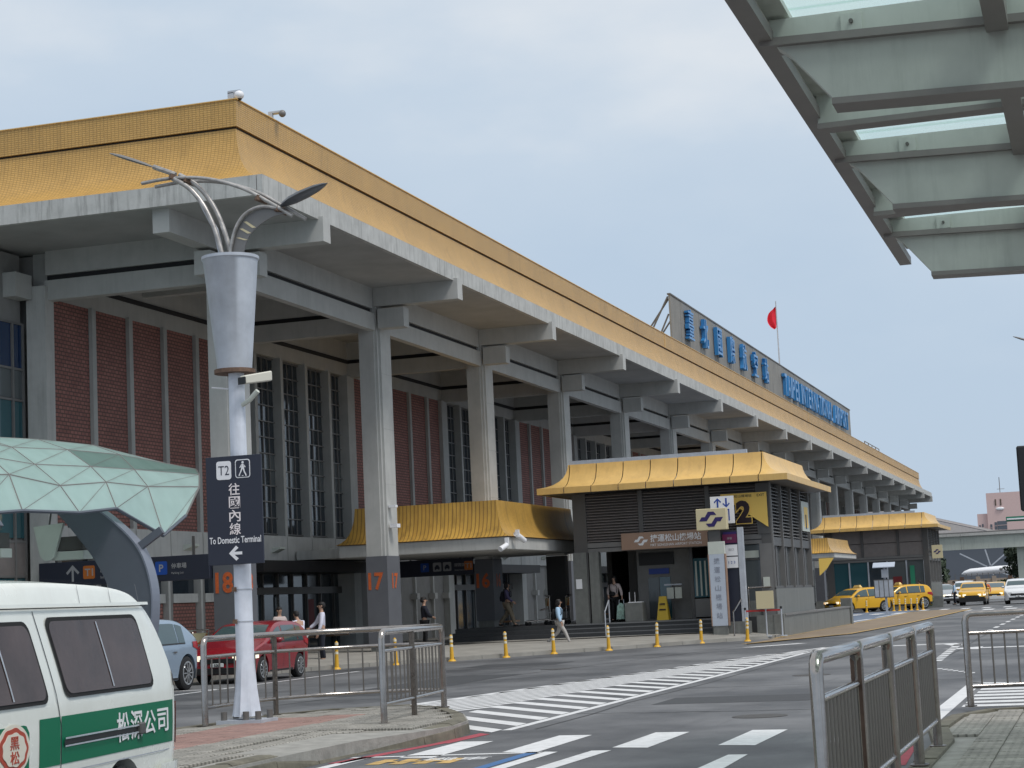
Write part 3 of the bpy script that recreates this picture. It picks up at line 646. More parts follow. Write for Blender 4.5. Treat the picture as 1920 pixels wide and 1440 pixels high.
for n in range(18, 1, -1):
    y0 = YC(n)+.3; p = S_/5
    kind = 'brick' if (18-n) % 2 == 0 else 'win'
    if n < 18: bt('pilaster', M['fin'], -28.1,XW+.25,y0-.55,y0+.15,.25,10.66)
    for k in range(1, 5): fin(y0+p*k, .14 if kind == 'brick' else .36)
    for k in range(5):
        a = y0+p*k+.11; b = y0+p*(k+1)-.11
        if k == 0: a = y0+.15
        if k == 4: b = y0+S_-.55
        if kind == 'brick':
            bt('brick_panel', M['brick'], -28.1,XW+.08,a,b,4.32,10.66)
        else:
            xw = XW-.14
            g = MB()
            for q in range(1, 4): g.box(xw,xw+.06,a+(b-a)*q/4-.02,a+(b-a)*q/4+.02,4.4,10.66)
            for q in range(0, 12): g.box(xw,xw+.07,a,b,4.4+.565*q-.02,4.4+.565*q+.02)
            fr = g.build('window_grid', M['framemid'], T)
            if n == 17:
                for i in range(4):
                    for j in range(11):
                        o = bpy.data.objects.new('pane', pane2_me if j in (3,4) and rnd.random() < .8 else pane_me); C.objects.link(o); o.parent = T
                        o.location = (xw+.01+24, a+(b-a)*(i+.5)/4-46, 4.4+.565*(j+.5)-.2); o.rotation_euler = (0, rnd.uniform(-.02,.02), rnd.uniform(-.03,.03)); o.scale = (1, (b-a)/4/.42, .565/.46)
            else:
                MB().box(xw,xw+.02,a,b,4.4,10.66).build('pane', M['darkglass'], T)
        bt('band_panel', M['band'], -28.1,XW+.22,a-.09,b+.09,3.45,4.32)
        if k % 2 == 1 and n > 13:
            yy = (a+b)/2; MB().loft([[(XW+.22,yy-.28,3.9),(XW+.22,yy+.28,3.9),(XW+.22,yy+.28,3.72),(XW+.22,yy-.28,3.72)],[(XW+.52,yy-.22,3.92),(XW+.52,yy+.22,3.92),(XW+.52,yy+.22,3.84),(XW+.52,yy-.22,3.84)]]).build('wall_light', M['lampshade'], T)
        # ground floor
        if kind == 'brick':
            bt('post', M['band'], -28.1,XW+.12,b+.06,b+.19,.28,3.45)
            if n == 18:
                bt('brick_panel', M['brick'], -28.12,XW-.05,a+.3,b,.28,2.1)
                bt('ledge', M['band'], -28.12,XW+.05,a+.3,b,2.1,2.38)
                bt('pane', M['darkglass'], -28.12,XW-.1,a+.3,b,2.38,3.45)
                bt('wall_panel', M['wallgrey'], -28.12,XW+.02,a-.09,a+.3,.28,3.45)
            else:
                bt('wall_panel', M['wallgrey'], -28.12,XW-.0,a-.09,b+.06,.28,3.45)
                bt('bracket', M['band'], XW,XW+.3,b-.25,b+.06,1.95,2.2)
    if kind == 'win':
        ga = y0+.2; gb = y0+S_-.6
        bt('entrance_glazing', M['darkglass'], -28.2,-28.0,ga,gb,.28,3.45)
        bt('entrance_header', M['black'], -28.2,-26.4,ga,gb,3.02,3.40)
        bt('entrance_transom', M['framedark'], -28.0,-27.85,ga,gb,2.3,2.55)
        for q in range(8):
            yy = ga+(gb-ga)*(q+.5)/8; bt('mullion', M['framedark'], -28.0,-27.9,yy-.04,yy+.04,.28,3.02)
        bt('door_leaf', M['glassgrey'], -27.99,-27.95,ga+(gb-ga)*.42,ga+(gb-ga)*.52,.5,2.2)
        bt('red_banner', M['posterred'], -27.97,-27.93,ga+(gb-ga)*.69,ga+(gb-ga)*.75,.9,2.1)
        bt('bench', M['wood'], -27.8,-27.4,ga+(gb-ga)*.8,ga+(gb-ga)*.95,.7,.78)
        bt('bench', M['wood'], -27.8,-27.4,ga+(gb-ga)*.5,ga+(gb-ga)*.62,.7,.78)
# wing beyond the corner: tall blue glazing running towards the camera
bt('wing_wall', M['wallgrey'], -60,-28.3,25,45.15,.2,11.9)
for a, b, z0, z1, m in ((43.6,44.55,8.7,9.95,'blueglass'),(44.62,45.1,8.7,9.95,'blueglass'),(43.6,44.55,7.85,8.65,'glassgrey'),(44.62,45.1,7.85,8.65,'glassgrey'),(43.6,44.55,4.0,7.8,'tealglass'),(44.62,45.1,4.0,7.8,'tealglass'),(43.6,45.1,.3,2.9,'tealglass'),(40,43.5,.3,9.95,'tealglass')):
    bt('pane', M[m], -28.3,-28.24,a,b,z0,z1)
for yy in (43.55,44.59,45.12): bt('mullion', M['framemid'], -28.3,-28.18,yy-.03,yy+.03,.3,9.95)
for z in (7.8,8.67,9.95,2.95,3.9): bt('transom', M['framemid'], -28.3,-28.2,40,45.1,z-.03,z+.03)
bt('wing_louver', M['louver'], -28.3,-28.22,40,45.1,2.98,3.87)

# ---- small gold awnings over the entrances
def flare(rin, rout, z0, z1, xl, xr, ya, yb, back=None):
    pr = [(0,0),(.28,.06),(.52,.165),(.70,.30),(.83,.46),(.92,.64),(.97,.82),(1,1)]
    L = []
    for t, s in pr:
        d = t*rin
        L.append([(xl+d,ya+d,z0+(z1-z0)*s),(xr-d,ya+d,z0+(z1-z0)*s),(xr-d,yb-d,z0+(z1-z0)*s),(xl+d,yb-d,z0+(z1-z0)*s)])
    return L
def awning(label, xl, xr, ya, yb, zf0, zf1, zt, m, inset=.55, xb=-27.3):
    t = thing('entrance_awning', label, 'awning', ((xl+xr)/2,(ya+yb)/2,zf0))
    MB().loft(flare(inset, 0, zf1+.02, zt, xl, xr, ya, yb)).build('tiled_skirt', m, t, smooth=35)
    MB().box(xl+.08,xr-.08,ya+.08,yb-.08,zf0,zf1).build('fascia', M['band'], t, bevel=.02)
    MB().box(xl+.05,xr-.05,ya+.05,yb-.05,zf1,zf1+.02).build('rusted_edge', M['rust'], t)
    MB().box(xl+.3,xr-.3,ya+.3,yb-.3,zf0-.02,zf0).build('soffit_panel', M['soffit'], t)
    MB().box(xb,xl+.6,ya+1.2,yb-1.2,zf0+.05,zf1-.05).build('link_beam', M['band'], t)
    return t
awning('gold tiled entrance awning with a rust line behind column number 17', -25.3, -19.0, 60.0, 70.4, 3.42, 3.84, 5.12, M['gold2'])
aw2 = awning('gold awning whose right tip shows between the two metro pavilions', -21.5, -14.6, 108.0, 118.0, 3.35, 3.62, 4.5, M['gold2'], inset=.5)
MB().prism([(-15.6,3.33),(-14.75,3.33),(-15.15,2.75),(-15.6,2.35)], 'y', 108.05, 108.12).build('hanging_panel', M['exityellow'], aw2)

# ---- direction signs hung between columns and wall
def hang_sign(label, x0, x1, y, z0, z1, items):
    t = thing('direction_sign', label, 'direction sign', ((x0+x1)/2, y, z0))
    MB().box(x0,x1,y,y+.2,z0,z1).build('sign_box', M['signnavy'], t, bevel=.01)
    for xx in (x0+.5, x1-.5): MB().box(xx-.03,xx+.03,y+.07,y+.13,z1,z1+.5).build('hanger', M['framedark'], t)
    zc = (z0+z1)/2; h = z1-z0
    for it in items:
        x = it[1]
        if it[0] == 'arrow':
            flat_mb([(-.03,-.2),(.03,-.2),(.03,.1),(.15,-.02),(.19,.03),(0,.22),(-.19,.03),(-.15,-.02),(-.03,.1)], (x,y-.003,zc), (1,0,0), (0,0,1), .003, h/.62).build('arrow_mark', M['signgrey'], t)
        elif it[0] == 'icon':
            s = h*.27; b = flat_mb(rrect(2*s,2*s,.25*s), (x,y-.003,zc+.02), (1,0,0), (0,0,1), .003).build('icon', M[it[2]], t)
            if it[3]: text_mb(it[3], s*1.1, (x,y-.007,zc+.02), (1,0,0), (0,0,1), .003, bold=.02).build('icon_print', M[it[4]], b)
            else:
                flat_mb([(-.7,-.5),(.7,-.5),(.7,.0),(.5,.1),(.35,.5),(-.35,.5),(-.5,.1),(-.7,0)], (x,y-.007,zc+.02), (1,0,0), (0,0,1), .003, s*.85).build('car_mark', M['signnavy'], b)
                for q in (-.45,.45): flat_mb(rrect(.25,.3,.05), (x+q*s*.85,y-.007,zc+.02-s*.5), (1,0,0), (0,0,1), .003, s).build('wheel_mark', M['signnavy'], b)
        else:
            text_mb(it[2], h*.22, (x,y-.003,zc+h*.1), (1,0,0), (0,0,1), .003, bold=.01, align='LEFT').build('print', M['signgrey'], t)
            if it[3]: text_mb(it[3], h*.11, (x,y-.003,zc-h*.2), (1,0,0), (0,0,1), .003, align='LEFT').build('print', M['signgrey'], t)
    return t
hang_sign('long dark sign with arrow, orange plate, taxi and parking marks left of column 18', -27.75, -22.6, 45.0, 2.62, 3.28,
          [('arrow',-26.7),('icon',-26.2,'signorange','T1','signgrey'),('txt',-25.85,'國際線','International'),('icon',-25.0,'signgrey',None,''),('txt',-24.72,'計程車','Taxi'),('icon',-24.02,'signblue','P','signgrey'),('txt',-23.72,'停車場','Parking Lot')])
hang_sign('dark hanging sign with blue, grey and orange marks right of column 17', -25.6, -22.6, 66.7, 2.76, 3.38,
          [('icon',-24.5,'signblue','P','signgrey'),('icon',-24.0,'signgrey',None,''),('icon',-23.6,'signgrey',None,''),('txt',-23.3,'國際線','International'),('icon',-22.75+.0,'signorange','T1','signgrey')])

# ---- roof-top sign
B = thing('rooftop_sign', 'huge weathered grey roof sign board with blue letters along the terminal roof', 'rooftop sign', (-22,140,14.9))
ys = 101.5; n = 30
for k in range(n):
    a = ys+(179.2-ys)*k/n; b = ys+(179.2-ys)*(k+1)/n
    MB().box(-22.1,-22.0+rnd.uniform(-.01,.01),a,b-.03,15.75,18.38).build('sheet', M['signboard'], B)
MB().box(-22.16,-21.96,ys-.05,179.3,18.38,18.46).build('top_rail', M['lattice'], B)
MB().box(-22.12,-21.8,ys,179.2,15.62,15.75).build('bottom_rail', M['lattice'], B)
for k in range(26):
    yy = ys+.3+(179-ys)*k/26
    b = MB().beam((-21.85,yy,14.88),(-21.85,yy,15.7),.06,.06).beam((-21.85,yy,14.9),(-21.85,yy+1.4,15.65),.05,.05).beam((-24.6,yy,14.88),(-22.15,yy,18.2),.08,.08)
    b.beam((-24.6,yy,14.9),(-22.15,yy,16.0),.05,.05).build('brace', M['lattice'], B)
MB().beam((-24.0,ys+.1,14.9),(-22.15,ys+.1,18.3),.08,.08).beam((-23.3,ys+.1,14.9),(-22.15,ys+.1,17.3),.08,.08).beam((-24.0,ys+.1,15.0),(-22.15,ys+.1,15.9),.05,.05).beam((-23.2,ys+.1,16.2),(-22.15,ys+.1,15.4),.05,.05).build('end_brace', M['lattice'], B)
MB().box(-21.95,-21.1,101.7,178.8,15.2,15.24).build('catwalk', M['lattice'], B)
for i, ch in enumerate('臺北國際航空站'):
    text_mb(ch, 1.75, (-21.95, 105.6+4.25*i, 17.15), (0,1,0), (0,0,1), .24, bold=.004, width=1.5).build('letter', M['signletter'], B)
word = 'TAIPEI INTERNATIONAL AIRPORT'; yy = 138.8
adv = {'I': .62, ' ': 1.05, 'T': 1.42, 'E': 1.35, 'L': 1.3, 'P': 1.38, 'R': 1.45}
tot = sum(adv.get(c, 1.55) for c in word); kf = 37.0/tot
for ch in word:
    a = adv.get(ch, 1.55)*kf
    if ch != ' ': text_mb(ch, 1.6, (-21.95, yy+a/2, 17.0), (0,1,0), (0,0,1), .24, bold=.01, width=a*.72).build('letter', M['signletter'], B)
    yy += a
fl = thing('flagpole', 'red flag hanging limp on a thin pole behind the roof sign', 'flag', (-26,164,11.9))
MB().tube([(-26,164,11.9),(-26,164,27.2)], [.09,.05], 8).build('pole', M['galv'], fl)
f = []
for i in range(10):
    z = 26.7-i*.21; wv = [.12,.42,.62,.72,.78,.8,.76,.66,.5,.22][i]
    f.append([(-26-.05-wv*j/5+.06*math.sin(j*2.2+i*.5)*.5, 164-.1+.14*math.sin(j*1.7+i*.3), z-.03*j) for j in range(6)])
fm = MB(); fm.loft(f, cap=False, closed=False); fm.loft([[(p[0],p[1]+.03,p[2]) for p in r] for r in f], cap=False, closed=False)
fm.build('flag_cloth', M['flagred'], fl, smooth=60)
# railing pieces and small roof fittings
rr_ = thing('roof_railing', 'short thin railing on the roof just past the sign board', 'railing', (-21,190,14.9))
for k in range(7): MB().beam((-21,181+3*k,14.88),(-21,181+3*k,15.5 if k < 5 else 15.2),.07,.07).build('post', M['lattice'], rr_)
MB().beam((-21,181,15.48),(-21,193,15.48),.06,.06).build('rail', M['lattice'], rr_)

# ================================================================== METRO PAVILIONS
PLAT = struct('platform', MB().box(-22.8,-10.9,65.02,80,.02,.75), M['steps'])
for k in range(3):
    z = .75-.15*(k+1)+.0; y1 = 65.02-.3*k
    MB().box(-22.8 if k < 3 else -18.6,-12.9,y1-.3,y1,.02,z).build('step', M['steps'], PLAT)
    MB().box(-18.6,-12.9,y1-.302,y1-.27,z-.03,z+.003).build('step_edge', M['stepnose'], PLAT)
MB().box(-18.6,-12.9,65.0,65.04,.70,.753).build('step_edge', M['stepnose'], PLAT)

def pavilion(label, Y0, xl, xr, ye, far=False):
    P = thing('metro_pavilion', label, 'pavilion', ((xl+xr)/2, (Y0+ye)/2, .02))
    def pb(name, m, *b, parent=None, **k): return MB().box(*b).build(name, m, parent or P, **k)
    ez, tz = 5.42, 6.5
    # brim and curved roof panels
    nF = 9 if not far else 8; nS = 10
    L = flare(.95, 0, ez+.22, tz, xl, xr, Y0, ye)
    w_ = (xr-xl)
    for k in range(nF):
        a, b = k/nF, (k+1)/nF; g = .018
        # panel seams run straight up the curve; the end panels take the mitre
        r = []
        for j, lv in enumerate(L):
            d = lv[0][0]-xl
            xa = xl+w_*a if k > 0 else xl+d; xb = xl+w_*b if k < nF-1 else xr-d
            xa = max(xa, xl+d); xb = min(xb, xr-d)
            r.append([(xa+g,Y0+d,lv[0][2]),(xb-g,Y0+d,lv[0][2]),(xb-g,Y0+d+.05,lv[0][2]),(xa+g,Y0+d+.05,lv[0][2])])
        MB().loft(r).build('roof_panel', M['goldpanel'], P, smooth=35)
        pb('brim_panel', M['goldpanel'], xl+w_*a+g if k else xl, xl+w_*b-g if k < nF-1 else xr, Y0, Y0+.06, ez, ez+.22)
    d_ = (ye-Y0)
    for k in range(nS):
        for side in ((1, xr), (-1, xl)):
            a, b = k/nS, (k+1)/nS; r = []
            for lv in L:
                d = lv[0][0]-xl; ya = max(Y0+d_*a, Y0+d)+.006; yb = min(Y0+d_*b, ye-d)-.006; x = side[1]-side[0]*d
                r.append([(x,ya,lv[0][2]),(x,yb,lv[0][2]),(x-side[0]*.05,yb,lv[0][2]),(x-side[0]*.05,ya,lv[0][2])])
            MB().loft(r).build('roof_panel', M['goldpanel'], P, smooth=35)
            x = side[1]; pb('brim_panel', M['goldpanel'], min(x,x-side[0]*.06),max(x,x-side[0]*.06), Y0+d_*a+.07 if k == 0 else Y0+d_*a+.006, Y0+d_*b-.006, ez, ez+.22)
    pb('brim_underside', M['framemid'], xl+.06,xr-.06,Y0+.06,ye-.06,ez+.03,ez+.1)
    pb('roof_deck', M['framemid'], xl+.96,xr-.96,Y0+.98,ye-.98,tz-.06,tz-.01)
    pb('coping', M['galv'], xl+.9,xr-1.6,Y0+1.3,Y0+1.5,tz-.02,tz+.16)
    # body
    bx0, bx1, by0 = xl+1.0, xr-.85, Y0+1.1
    by1 = ye-1.0
    zb = .75
    # corner and intermediate posts on the front
    secs = [bx0, bx0+2.45, bx0+4.9, bx1-.35]
    for i, x in enumerate(secs): pb('post', M['framedark'], x, x+(.5 if i == 0 else .16 if i < 3 else .35), by0-.05, by0+.3, zb if i in (0,3) else 3.6, ez)
    pb('lintel', M['framemid'], bx0,bx1,by0-.02,by0+.25,3.28,3.62)
    pb('lintel_groove', M['slot'], bx0+.5,bx1-.36,by0-.03,by0-.02,3.42,3.45)
    if not far:
        for i in range(3):
            a = secs[i]+(.5 if i == 0 else .16); b = secs[i+1]; nsl = 17
            pb('louver_backing', M['black'], a,b,by0+.14,by0+.18,3.62,ez)
            for k in range(nsl):
                z = 3.66+k*(ez-3.7)/nsl
                MB().loft([[(a,by0+.1,z+.075),(a,by0-.02,z),(a,by0-.02,z+.02),(a,by0+.1,z+.095)],[(b,by0+.1,z+.075),(b,by0-.02,z),(b,by0-.02,z+.02),(b,by0+.1,z+.095)]]).build('louver_slat', M['louver'], P)
    else:
        for i in range(3):
            a = secs[i]+(.5 if i == 0 else .16); b = secs[i+1]
            for z in (3.63, 4.55): pb('wall_sheet', M['louver'], a+.01,b-.01,by0+.06,by0+.12,z,z+.88)
    # side towards the road
    ny = 4; px = bx1
    for k in range(ny+1):
        y = by0+(by1-by0)*k/ny+(.025 if k == 0 else 0); pb('side_post', M['framemid'], px-.25,px+.06,y-.05,y+.05,1.72,ez)
    pb('side_rail', M['framedark'], px-.2,px+.0,by0,by1,3.2,3.5)
    pb('side_rail', M['framedark'], px-.2,px+.0,by0,by1,1.68,1.78)
    for k in range(ny):
        a = by0+(by1-by0)*k/ny+.05; b = by0+(by1-by0)*(k+1)/ny-.05
        pb('side_window', M['glassgrey'], px-.16,px-.13,a,b,1.78,3.2)
        pb('louver_backing', M['black'], px-.2,px-.16,a,b,3.5,ez)
        pb('window_post', M['framedark'], px-.12,px-.06,(a+b)/2-.1,(a+b)/2+.25,1.78,3.2)
        for q in range(15):
            z = 3.55+q*(ez-3.6)/15
            MB().loft([[(px-.14,a,z+.07),(px-.02,a,z),(px-.02,a,z+.02),(px-.14,a,z+.09)],[(px-.14,b,z+.07),(px-.02,b,z),(px-.02,b,z+.02),(px-.14,b,z+.09)]]).build('louver_slat', M['framemid'], P)
    pb('base_wall', M['granite'], px-.3,px+.05,by0+.0,by1,.02,1.68)
    pb('ceiling', M['interior'], bx0,bx1-.3,by0+.3,by1,3.5,3.6)
    pb('back_wall', M['interior'], bx0,bx1-.3,by1-.3,by1,.75,ez)
    pb('side_wall', M['interior'], bx0,bx0+.2,by0+.3,by1,.75,ez) if far else pb('side_wall', M['interior'], bx0,bx0+.2,by0+4.5,by1,.75,ez)
    return P, bx0, bx1, by0, by1
P1, bx0, bx1, by0, by1 = pavilion('louvred dark metro pavilion with gold brim and exit number 2 on its corner', 64.4, -19.25, -10.2, 75.3)
def p1(name, m, *b, **k): return MB().box(*b).build(name, m, P1, **k)
# glazed right end of the front, lift core and inner door inside
p1('glass_frame', M['framedark'], -13.35,-13.2,by0-.02,by0+.2,.75,3.28)
p1('glass_frame', M['framedark'], -12.35,-12.27,by0,by0+.1,.75,3.28)
for xa_, xb_ in ((-13.2,-12.35),(-12.27,-11.52)):
    p1('side_window', M['glassgrey'], xa_,xb_,by0+.04,by0+.07,1.3,3.26); p1('window_rail', M['framedark'], xa_,xb_,by0+.02,by0+.06,2.72,2.78); p1('window_base', M['granite'], xa_,xb_,by0+.02,by0+.1,.75,1.3)
    p1('window_light_band', M['lampshade'], xa_+.03,xb_-.03,by0+.032,by0+.039,2.8,3.05)
p1('corner_casing', M['framemid'], -11.5,-11.06,by0-.06,by0+.3,.75,3.28)
p1('corner_casing', M['framedark'], -11.52,-11.06,by0-.07,by0+.3,3.62,5.4)
p1('rear_lining', M['wallgrey'], -17.3,-13.4,by0+4.1,by0+4.2,.75,3.5)
p1('lift_core', M['wallgrey'], -16.4,-14.3,by0+1.8,by0+4,.75,3.3)
p1('lift_header', M['black'], -16.3,-15.0,by0+1.72,by0+1.8,2.75,3.2)
p1('lift_sign', M['bluepaint'], -15.95,-15.2,by0+1.74,by0+1.79,2.42,2.62)
p1('lift_door', M['glassgrey'], -16.0,-15.6,by0+1.76,by0+1.79,.8,2.3)
p1('lift_door', M['tealglass'], -15.57,-15.17,by0+1.76,by0+1.79,.8,2.3)
p1('door_frame', M['framedark'], -14.25,-14.12,by0+.9,by0+1.1,.75,3.3)
p1('door_glass', M['tealglass'], -14.12,-13.4,by0+.95,by0+.98,1.5,2.9)
for q in range(4): p1('glass_stripe', M['lampshade'], -14.05+.17*q,-13.99+.17*q,by0+.93,by0+.945,1.55,2.8)
p1('door_panel', M['framemid'], -14.12,-13.4,by0+.93,by0+1,.8,1.45)
p1('pillar', M['granite'], -17.7,-17.35,by0-.1,by0+.25,.75,3.3)
p1('pillar', M['granite'], -18.3,-17.8,by0-.12,by0+.3,.75,3.3)
p1('pillar_notice', M['white'], -18.22,-18.0,by0-.14,by0-.12,2.0,2.35)
p1('intercom', M['lampshade'], -11.42,-11.2,by0-.12,by0-.06,1.75,2.1)
# brown name board on the lintel
nb = MB().box(-16.45,-13.15,by0-.2,by0-.05,3.30,3.90).build('name_board', M['brownsign'], P1, bevel=.01)
text_mb('捷運松山機場站', .27, (-14.45,by0-.203,3.67), (1,0,0), (0,0,1), .004, bold=.015, width=1.85).build('print', M['white'], nb)
text_mb('MRT SONGSHAN AIRPORT STATION', .09, (-14.45,by0-.203,3.43), (1,0,0), (0,0,1), .004, width=1.85).build('print', M['white'], nb)
LOGO_A = [(-1,-.12),(-.62,-.12),(-.2,.42),(.5,.42),(.62,.62),(-.34,.62),(-.62,.28),(-.8,.28)]
def metro_logo(o, s, m, parent, right=(1,0,0), up=(0,0,1)):
    flat_mb([(-1,-.14),(-.36,-.14),(-.02,.34),(.46,.34),(.24,.62),(-.24,.62),(-.5,.2),(-.78,.2)], o, right, up, .004, s).build('logo_stroke', m, parent)
    flat_mb([(1,.14),(.36,.14),(.02,-.34),(-.46,-.34),(-.24,-.62),(.24,-.62),(.5,-.2),(.78,-.2)], o, right, up, .004, s).build('logo_stroke', m, parent)
metro_logo((-15.72,by0-.203,3.6), .26, M['white'], nb)
# exit sign 2 (yellow triangle plate with a big number) on the front louvres
ex = thing('exit_sign', 'yellow exit plate with a large dark number 2 on the louvres', 'exit sign', (-11.8,by0-.15,3.85))
MB().prism([(-12.75,5.08),(-11.12,5.08),(-11.12,3.85),(-12.75,5.02)], 'y', by0-.2, by0-.14).build('yellow_plate', M['exityellow'], ex)
text_mb('2', .86, (-11.95,by0-.225,4.42), (1,0,0), (0,0,1), .005, bold=.085, width=.60).build('number_edge', M['exityellow'], ex)
text_mb('2', .80, (-11.95,by0-.235,4.42), (1,0,0), (0,0,1), .008, bold=.05, width=.54).build('number', M['exitnum'], ex)
text_mb('松山機場站', .10, (-11.95,by0-.203,4.98), (1,0,0), (0,0,1), .004, width=.62).build('print', M['exitnum'], ex)
text_mb('EXIT', .09, (-11.32,by0-.203,4.98), (1,0,0), (0,0,1), .004, width=.26).build('print', M['exitnum'], ex)
# poster on the side louvres
ps = thing('poster', 'small pale poster fixed on the side louvres of the near metro pavilion', 'poster', (bx1+.08,73.2,4.0))
MB().box(bx1+.06,bx1+.09,72.2,74.0,3.85,5.0).build('panel', M['lampshade'], ps)
MB().box(bx1+.09,bx1+.095,72.8,73.7,4.0,4.8).build('picture', M['exityellow'], ps)
MB().box(bx1+.095,bx1+.1,73.0,73.3,3.95,4.5).build('picture', M['exitnum'], ps)
# sign pylon in front of the pavilion: lift sign, dark column, purple and white plates
PY = 63.95
py = thing('sign_pylon', 'dark and steel sign pylon topped by a lift arrow sign', 'sign pylon', (-12.4,PY+.2,.2))
def pz(name, m, x0, x1, z0, z1, y0=PY, y1=PY+.25, parent=None, **k): return MB().box(x0,x1,y0,y1,z0,z1).build(name, m, parent or py, **k)
pz('plinth', M['granite'], -13.0,-11.75,.1,.62,PY-.15,PY+.5)
pz('dark_column', M['signnavy'], -13.05,-11.98,.62,3.75,PY+.14,PY+.32)
pz('steel_post', M['galv'], -12.0,-11.82,.62,3.85,PY+.1,PY+.36)
lf = pz('lift_plate', M['white'], -12.88,-12.06,4.0,4.95,PY+.1,PY+.16)
for (cx, s) in ((-12.62,1),(-12.32,-1)):
    flat_mb([(-.03,-.16),(.03,-.16),(.03,.08),(.1,.0),(.13,.04),(0,.17),(-.13,.04),(-.1,.0),(-.03,.08)], (cx,PY+.097,4.72), (1,0,0) if s > 0 else (-1,0,0), (0,0,s), -.004 if s < 0 else .004).build('arrow_mark', M['bluepaint'], lf)
for (a, b, c, d) in ((-12.72,-12.22,4.46,4.5),(-12.72,-12.68,4.1,4.46),(-12.26,-12.22,4.1,4.46)): MB().box(a,b,PY+.094,PY+.1,c,d).build('lift_mark', M['bluepaint'], lf)
pz('purple_plate', M['purple'], -12.5,-12.03,3.3,3.7,PY+.12,PY+.14)
pu = pz('maroon_plate', mat('maroon_plate_paint', (.12,.01,.06), .5), -12.52,-12.02,3.32,3.62,PY+.08,PY+.12)
text_mb('接駁', .08, (-12.27,PY+.077,3.48), (1,0,0), (0,0,1), .003).build('print', M['signgrey'], pu)
pz('white_plate', M['white'], -12.45,-12.02,2.88,3.26,PY+.1,PY+.14); pz('white_plate', M['white'], -12.45,-12.02,2.46,2.84,PY+.1,PY+.14)
text_mb('出口', .09, (-12.24,PY+.097,3.1), (1,0,0), (0,0,1), .003).build('print', M['signgrey'], py)
text_mb('1 2 3', .09, (-12.24,PY+.097,2.65), (1,0,0), (0,0,1), .003).build('print', M['bluepaint'], py)
pz('olive_strip', M['exityellow'], -12.98,-12.6,3.4,3.58,PY+.06,PY+.14)
# metro totem: logo box over a tall light panel with vertical lettering
to = thing('metro_totem', 'tall narrow metro totem with a beige logo box and vertical lettering', 'totem', (-12.85,PY-.35,.1))
ty = PY-.5
def tz_(name, m, x0, x1, z0, z1, y0, y1, **k): return MB().box(x0,x1,y0,y1,z0,z1).build(name, m, to, **k)
box_ = tz_('logo_box', M['beigesign'], -13.28,-12.22,3.78,4.52,ty-.05,ty+.28, bevel=.015)
metro_logo((-12.75,ty-.053,4.15), .42, M['purple'], box_)
tz_('neck', M['framedark'], -12.9,-12.5,3.3,3.8,ty+.05,ty+.2)
pn = tz_('panel', M['lightblue'], -12.92,-12.38,.5,2.95,ty,ty+.22, bevel=.01)
tz_('panel_top', M['lampshade'], -12.93,-12.37,2.95,3.38,ty,ty+.22)
for x in (-12.95,-12.37): tz_('panel_edge', M['brownsign'], x,x+.03,.5,2.95,ty-.005,ty+.225)
tz_('foot', M['granite'], -12.9,-12.4,.12,.5,ty+.02,ty+.2)
tz_('anchor', M['black'], -12.72,-12.58,.02,.14,ty+.0,ty+.1)
for i, ch in enumerate('捷運松山機場站'):
    text_mb(ch, .2, (-12.65,ty-.003,2.72-.31*i), (1,0,0), (0,0,1), .004, bold=.01, width=.2).build('print', mat('faded_grey_print', (.26,.28,.34), .5), pn)
# low walls beside the pavilion
lw = thing('low_wall', 'low grey granite wall with a thicker end pier beside the median', 'wall', (-10.75,73,.0))
for k in range(9):
    a = 64.9+17.2*k/9; b = 64.9+17.2*(k+1)/9-.015; MB().box(-10.92,-10.66,a,b,0,.74).build('granite_block', M['granite'], lw)
MB().box(-10.96,-10.62,64.85,82.2,.74,.80).build('coping', M['framemid'], lw)
MB().box(-11.05,-10.6,82.2,82.7,0,1.15).build('end_pier', M['granite'], lw)
MB().box(-11.0,-10.65,64.6,64.86,0,.80).build('end_pier', M['granite'], lw)
MB().box(-11.6,-11.0,64.62,64.8,.02,.78).build('return_wall', M['granite'], lw)
# notice board on a post and two barrier posts with a red belt
ns = thing('notice_stand', 'beige notice board on a slim steel post beside the pylon', 'notice board', (-11.1,63.4,.1))
MB().box(-11.36,-10.76,63.36,63.4,1.02,1.62).build('board', M['beigesign'], ns)
MB().tube([(-11.06,63.42,.1),(-11.06,63.42,1.1)], .025, 8).cyl((-11.06,63.42,.08),.17,.03,14).build('post', M['galv'], ns)
for i, x in enumerate((-11.78,-10.55)):
    q = thing('barrier_post', ('steel barrier post left' if i == 0 else 'steel barrier post right')+' of the beige notice board', 'barrier post', (x,63.5,.1), group='belt barrier posts')
    MB().tube([(x,63.5,.1),(x,63.5,1.02)], .03, 8).build('post', M['galv'], q); MB().cyl((x,63.5,.08),.17,.03,14).build('foot', M['galv'], q); MB().cyl((x,63.5,1.0),.04,.08,10).build('head', M['carblack'], q)
tag(MB().box(-11.75,-10.58,63.49,63.5,.93,.99).build('barrier_belt', mat('red_belt', (.45,.03,.03), .7)), 'thin red belt strung between the two barrier posts', 'barrier belt')
hr = thing('handrail', 'slanting steel handrail at the right end of the steps', 'handrail', (-12.3,63.8,.2))
MB().tube([(-12.1,63.0,.1),(-12.1,63.0,.95),(-11.9,65.0,1.75),(-11.1,65.1,1.75)], .03, 8).tube([(-11.9,65.0,.75),(-11.9,65.0,1.75)], .03, 8).build('rail', M['steel'], hr)
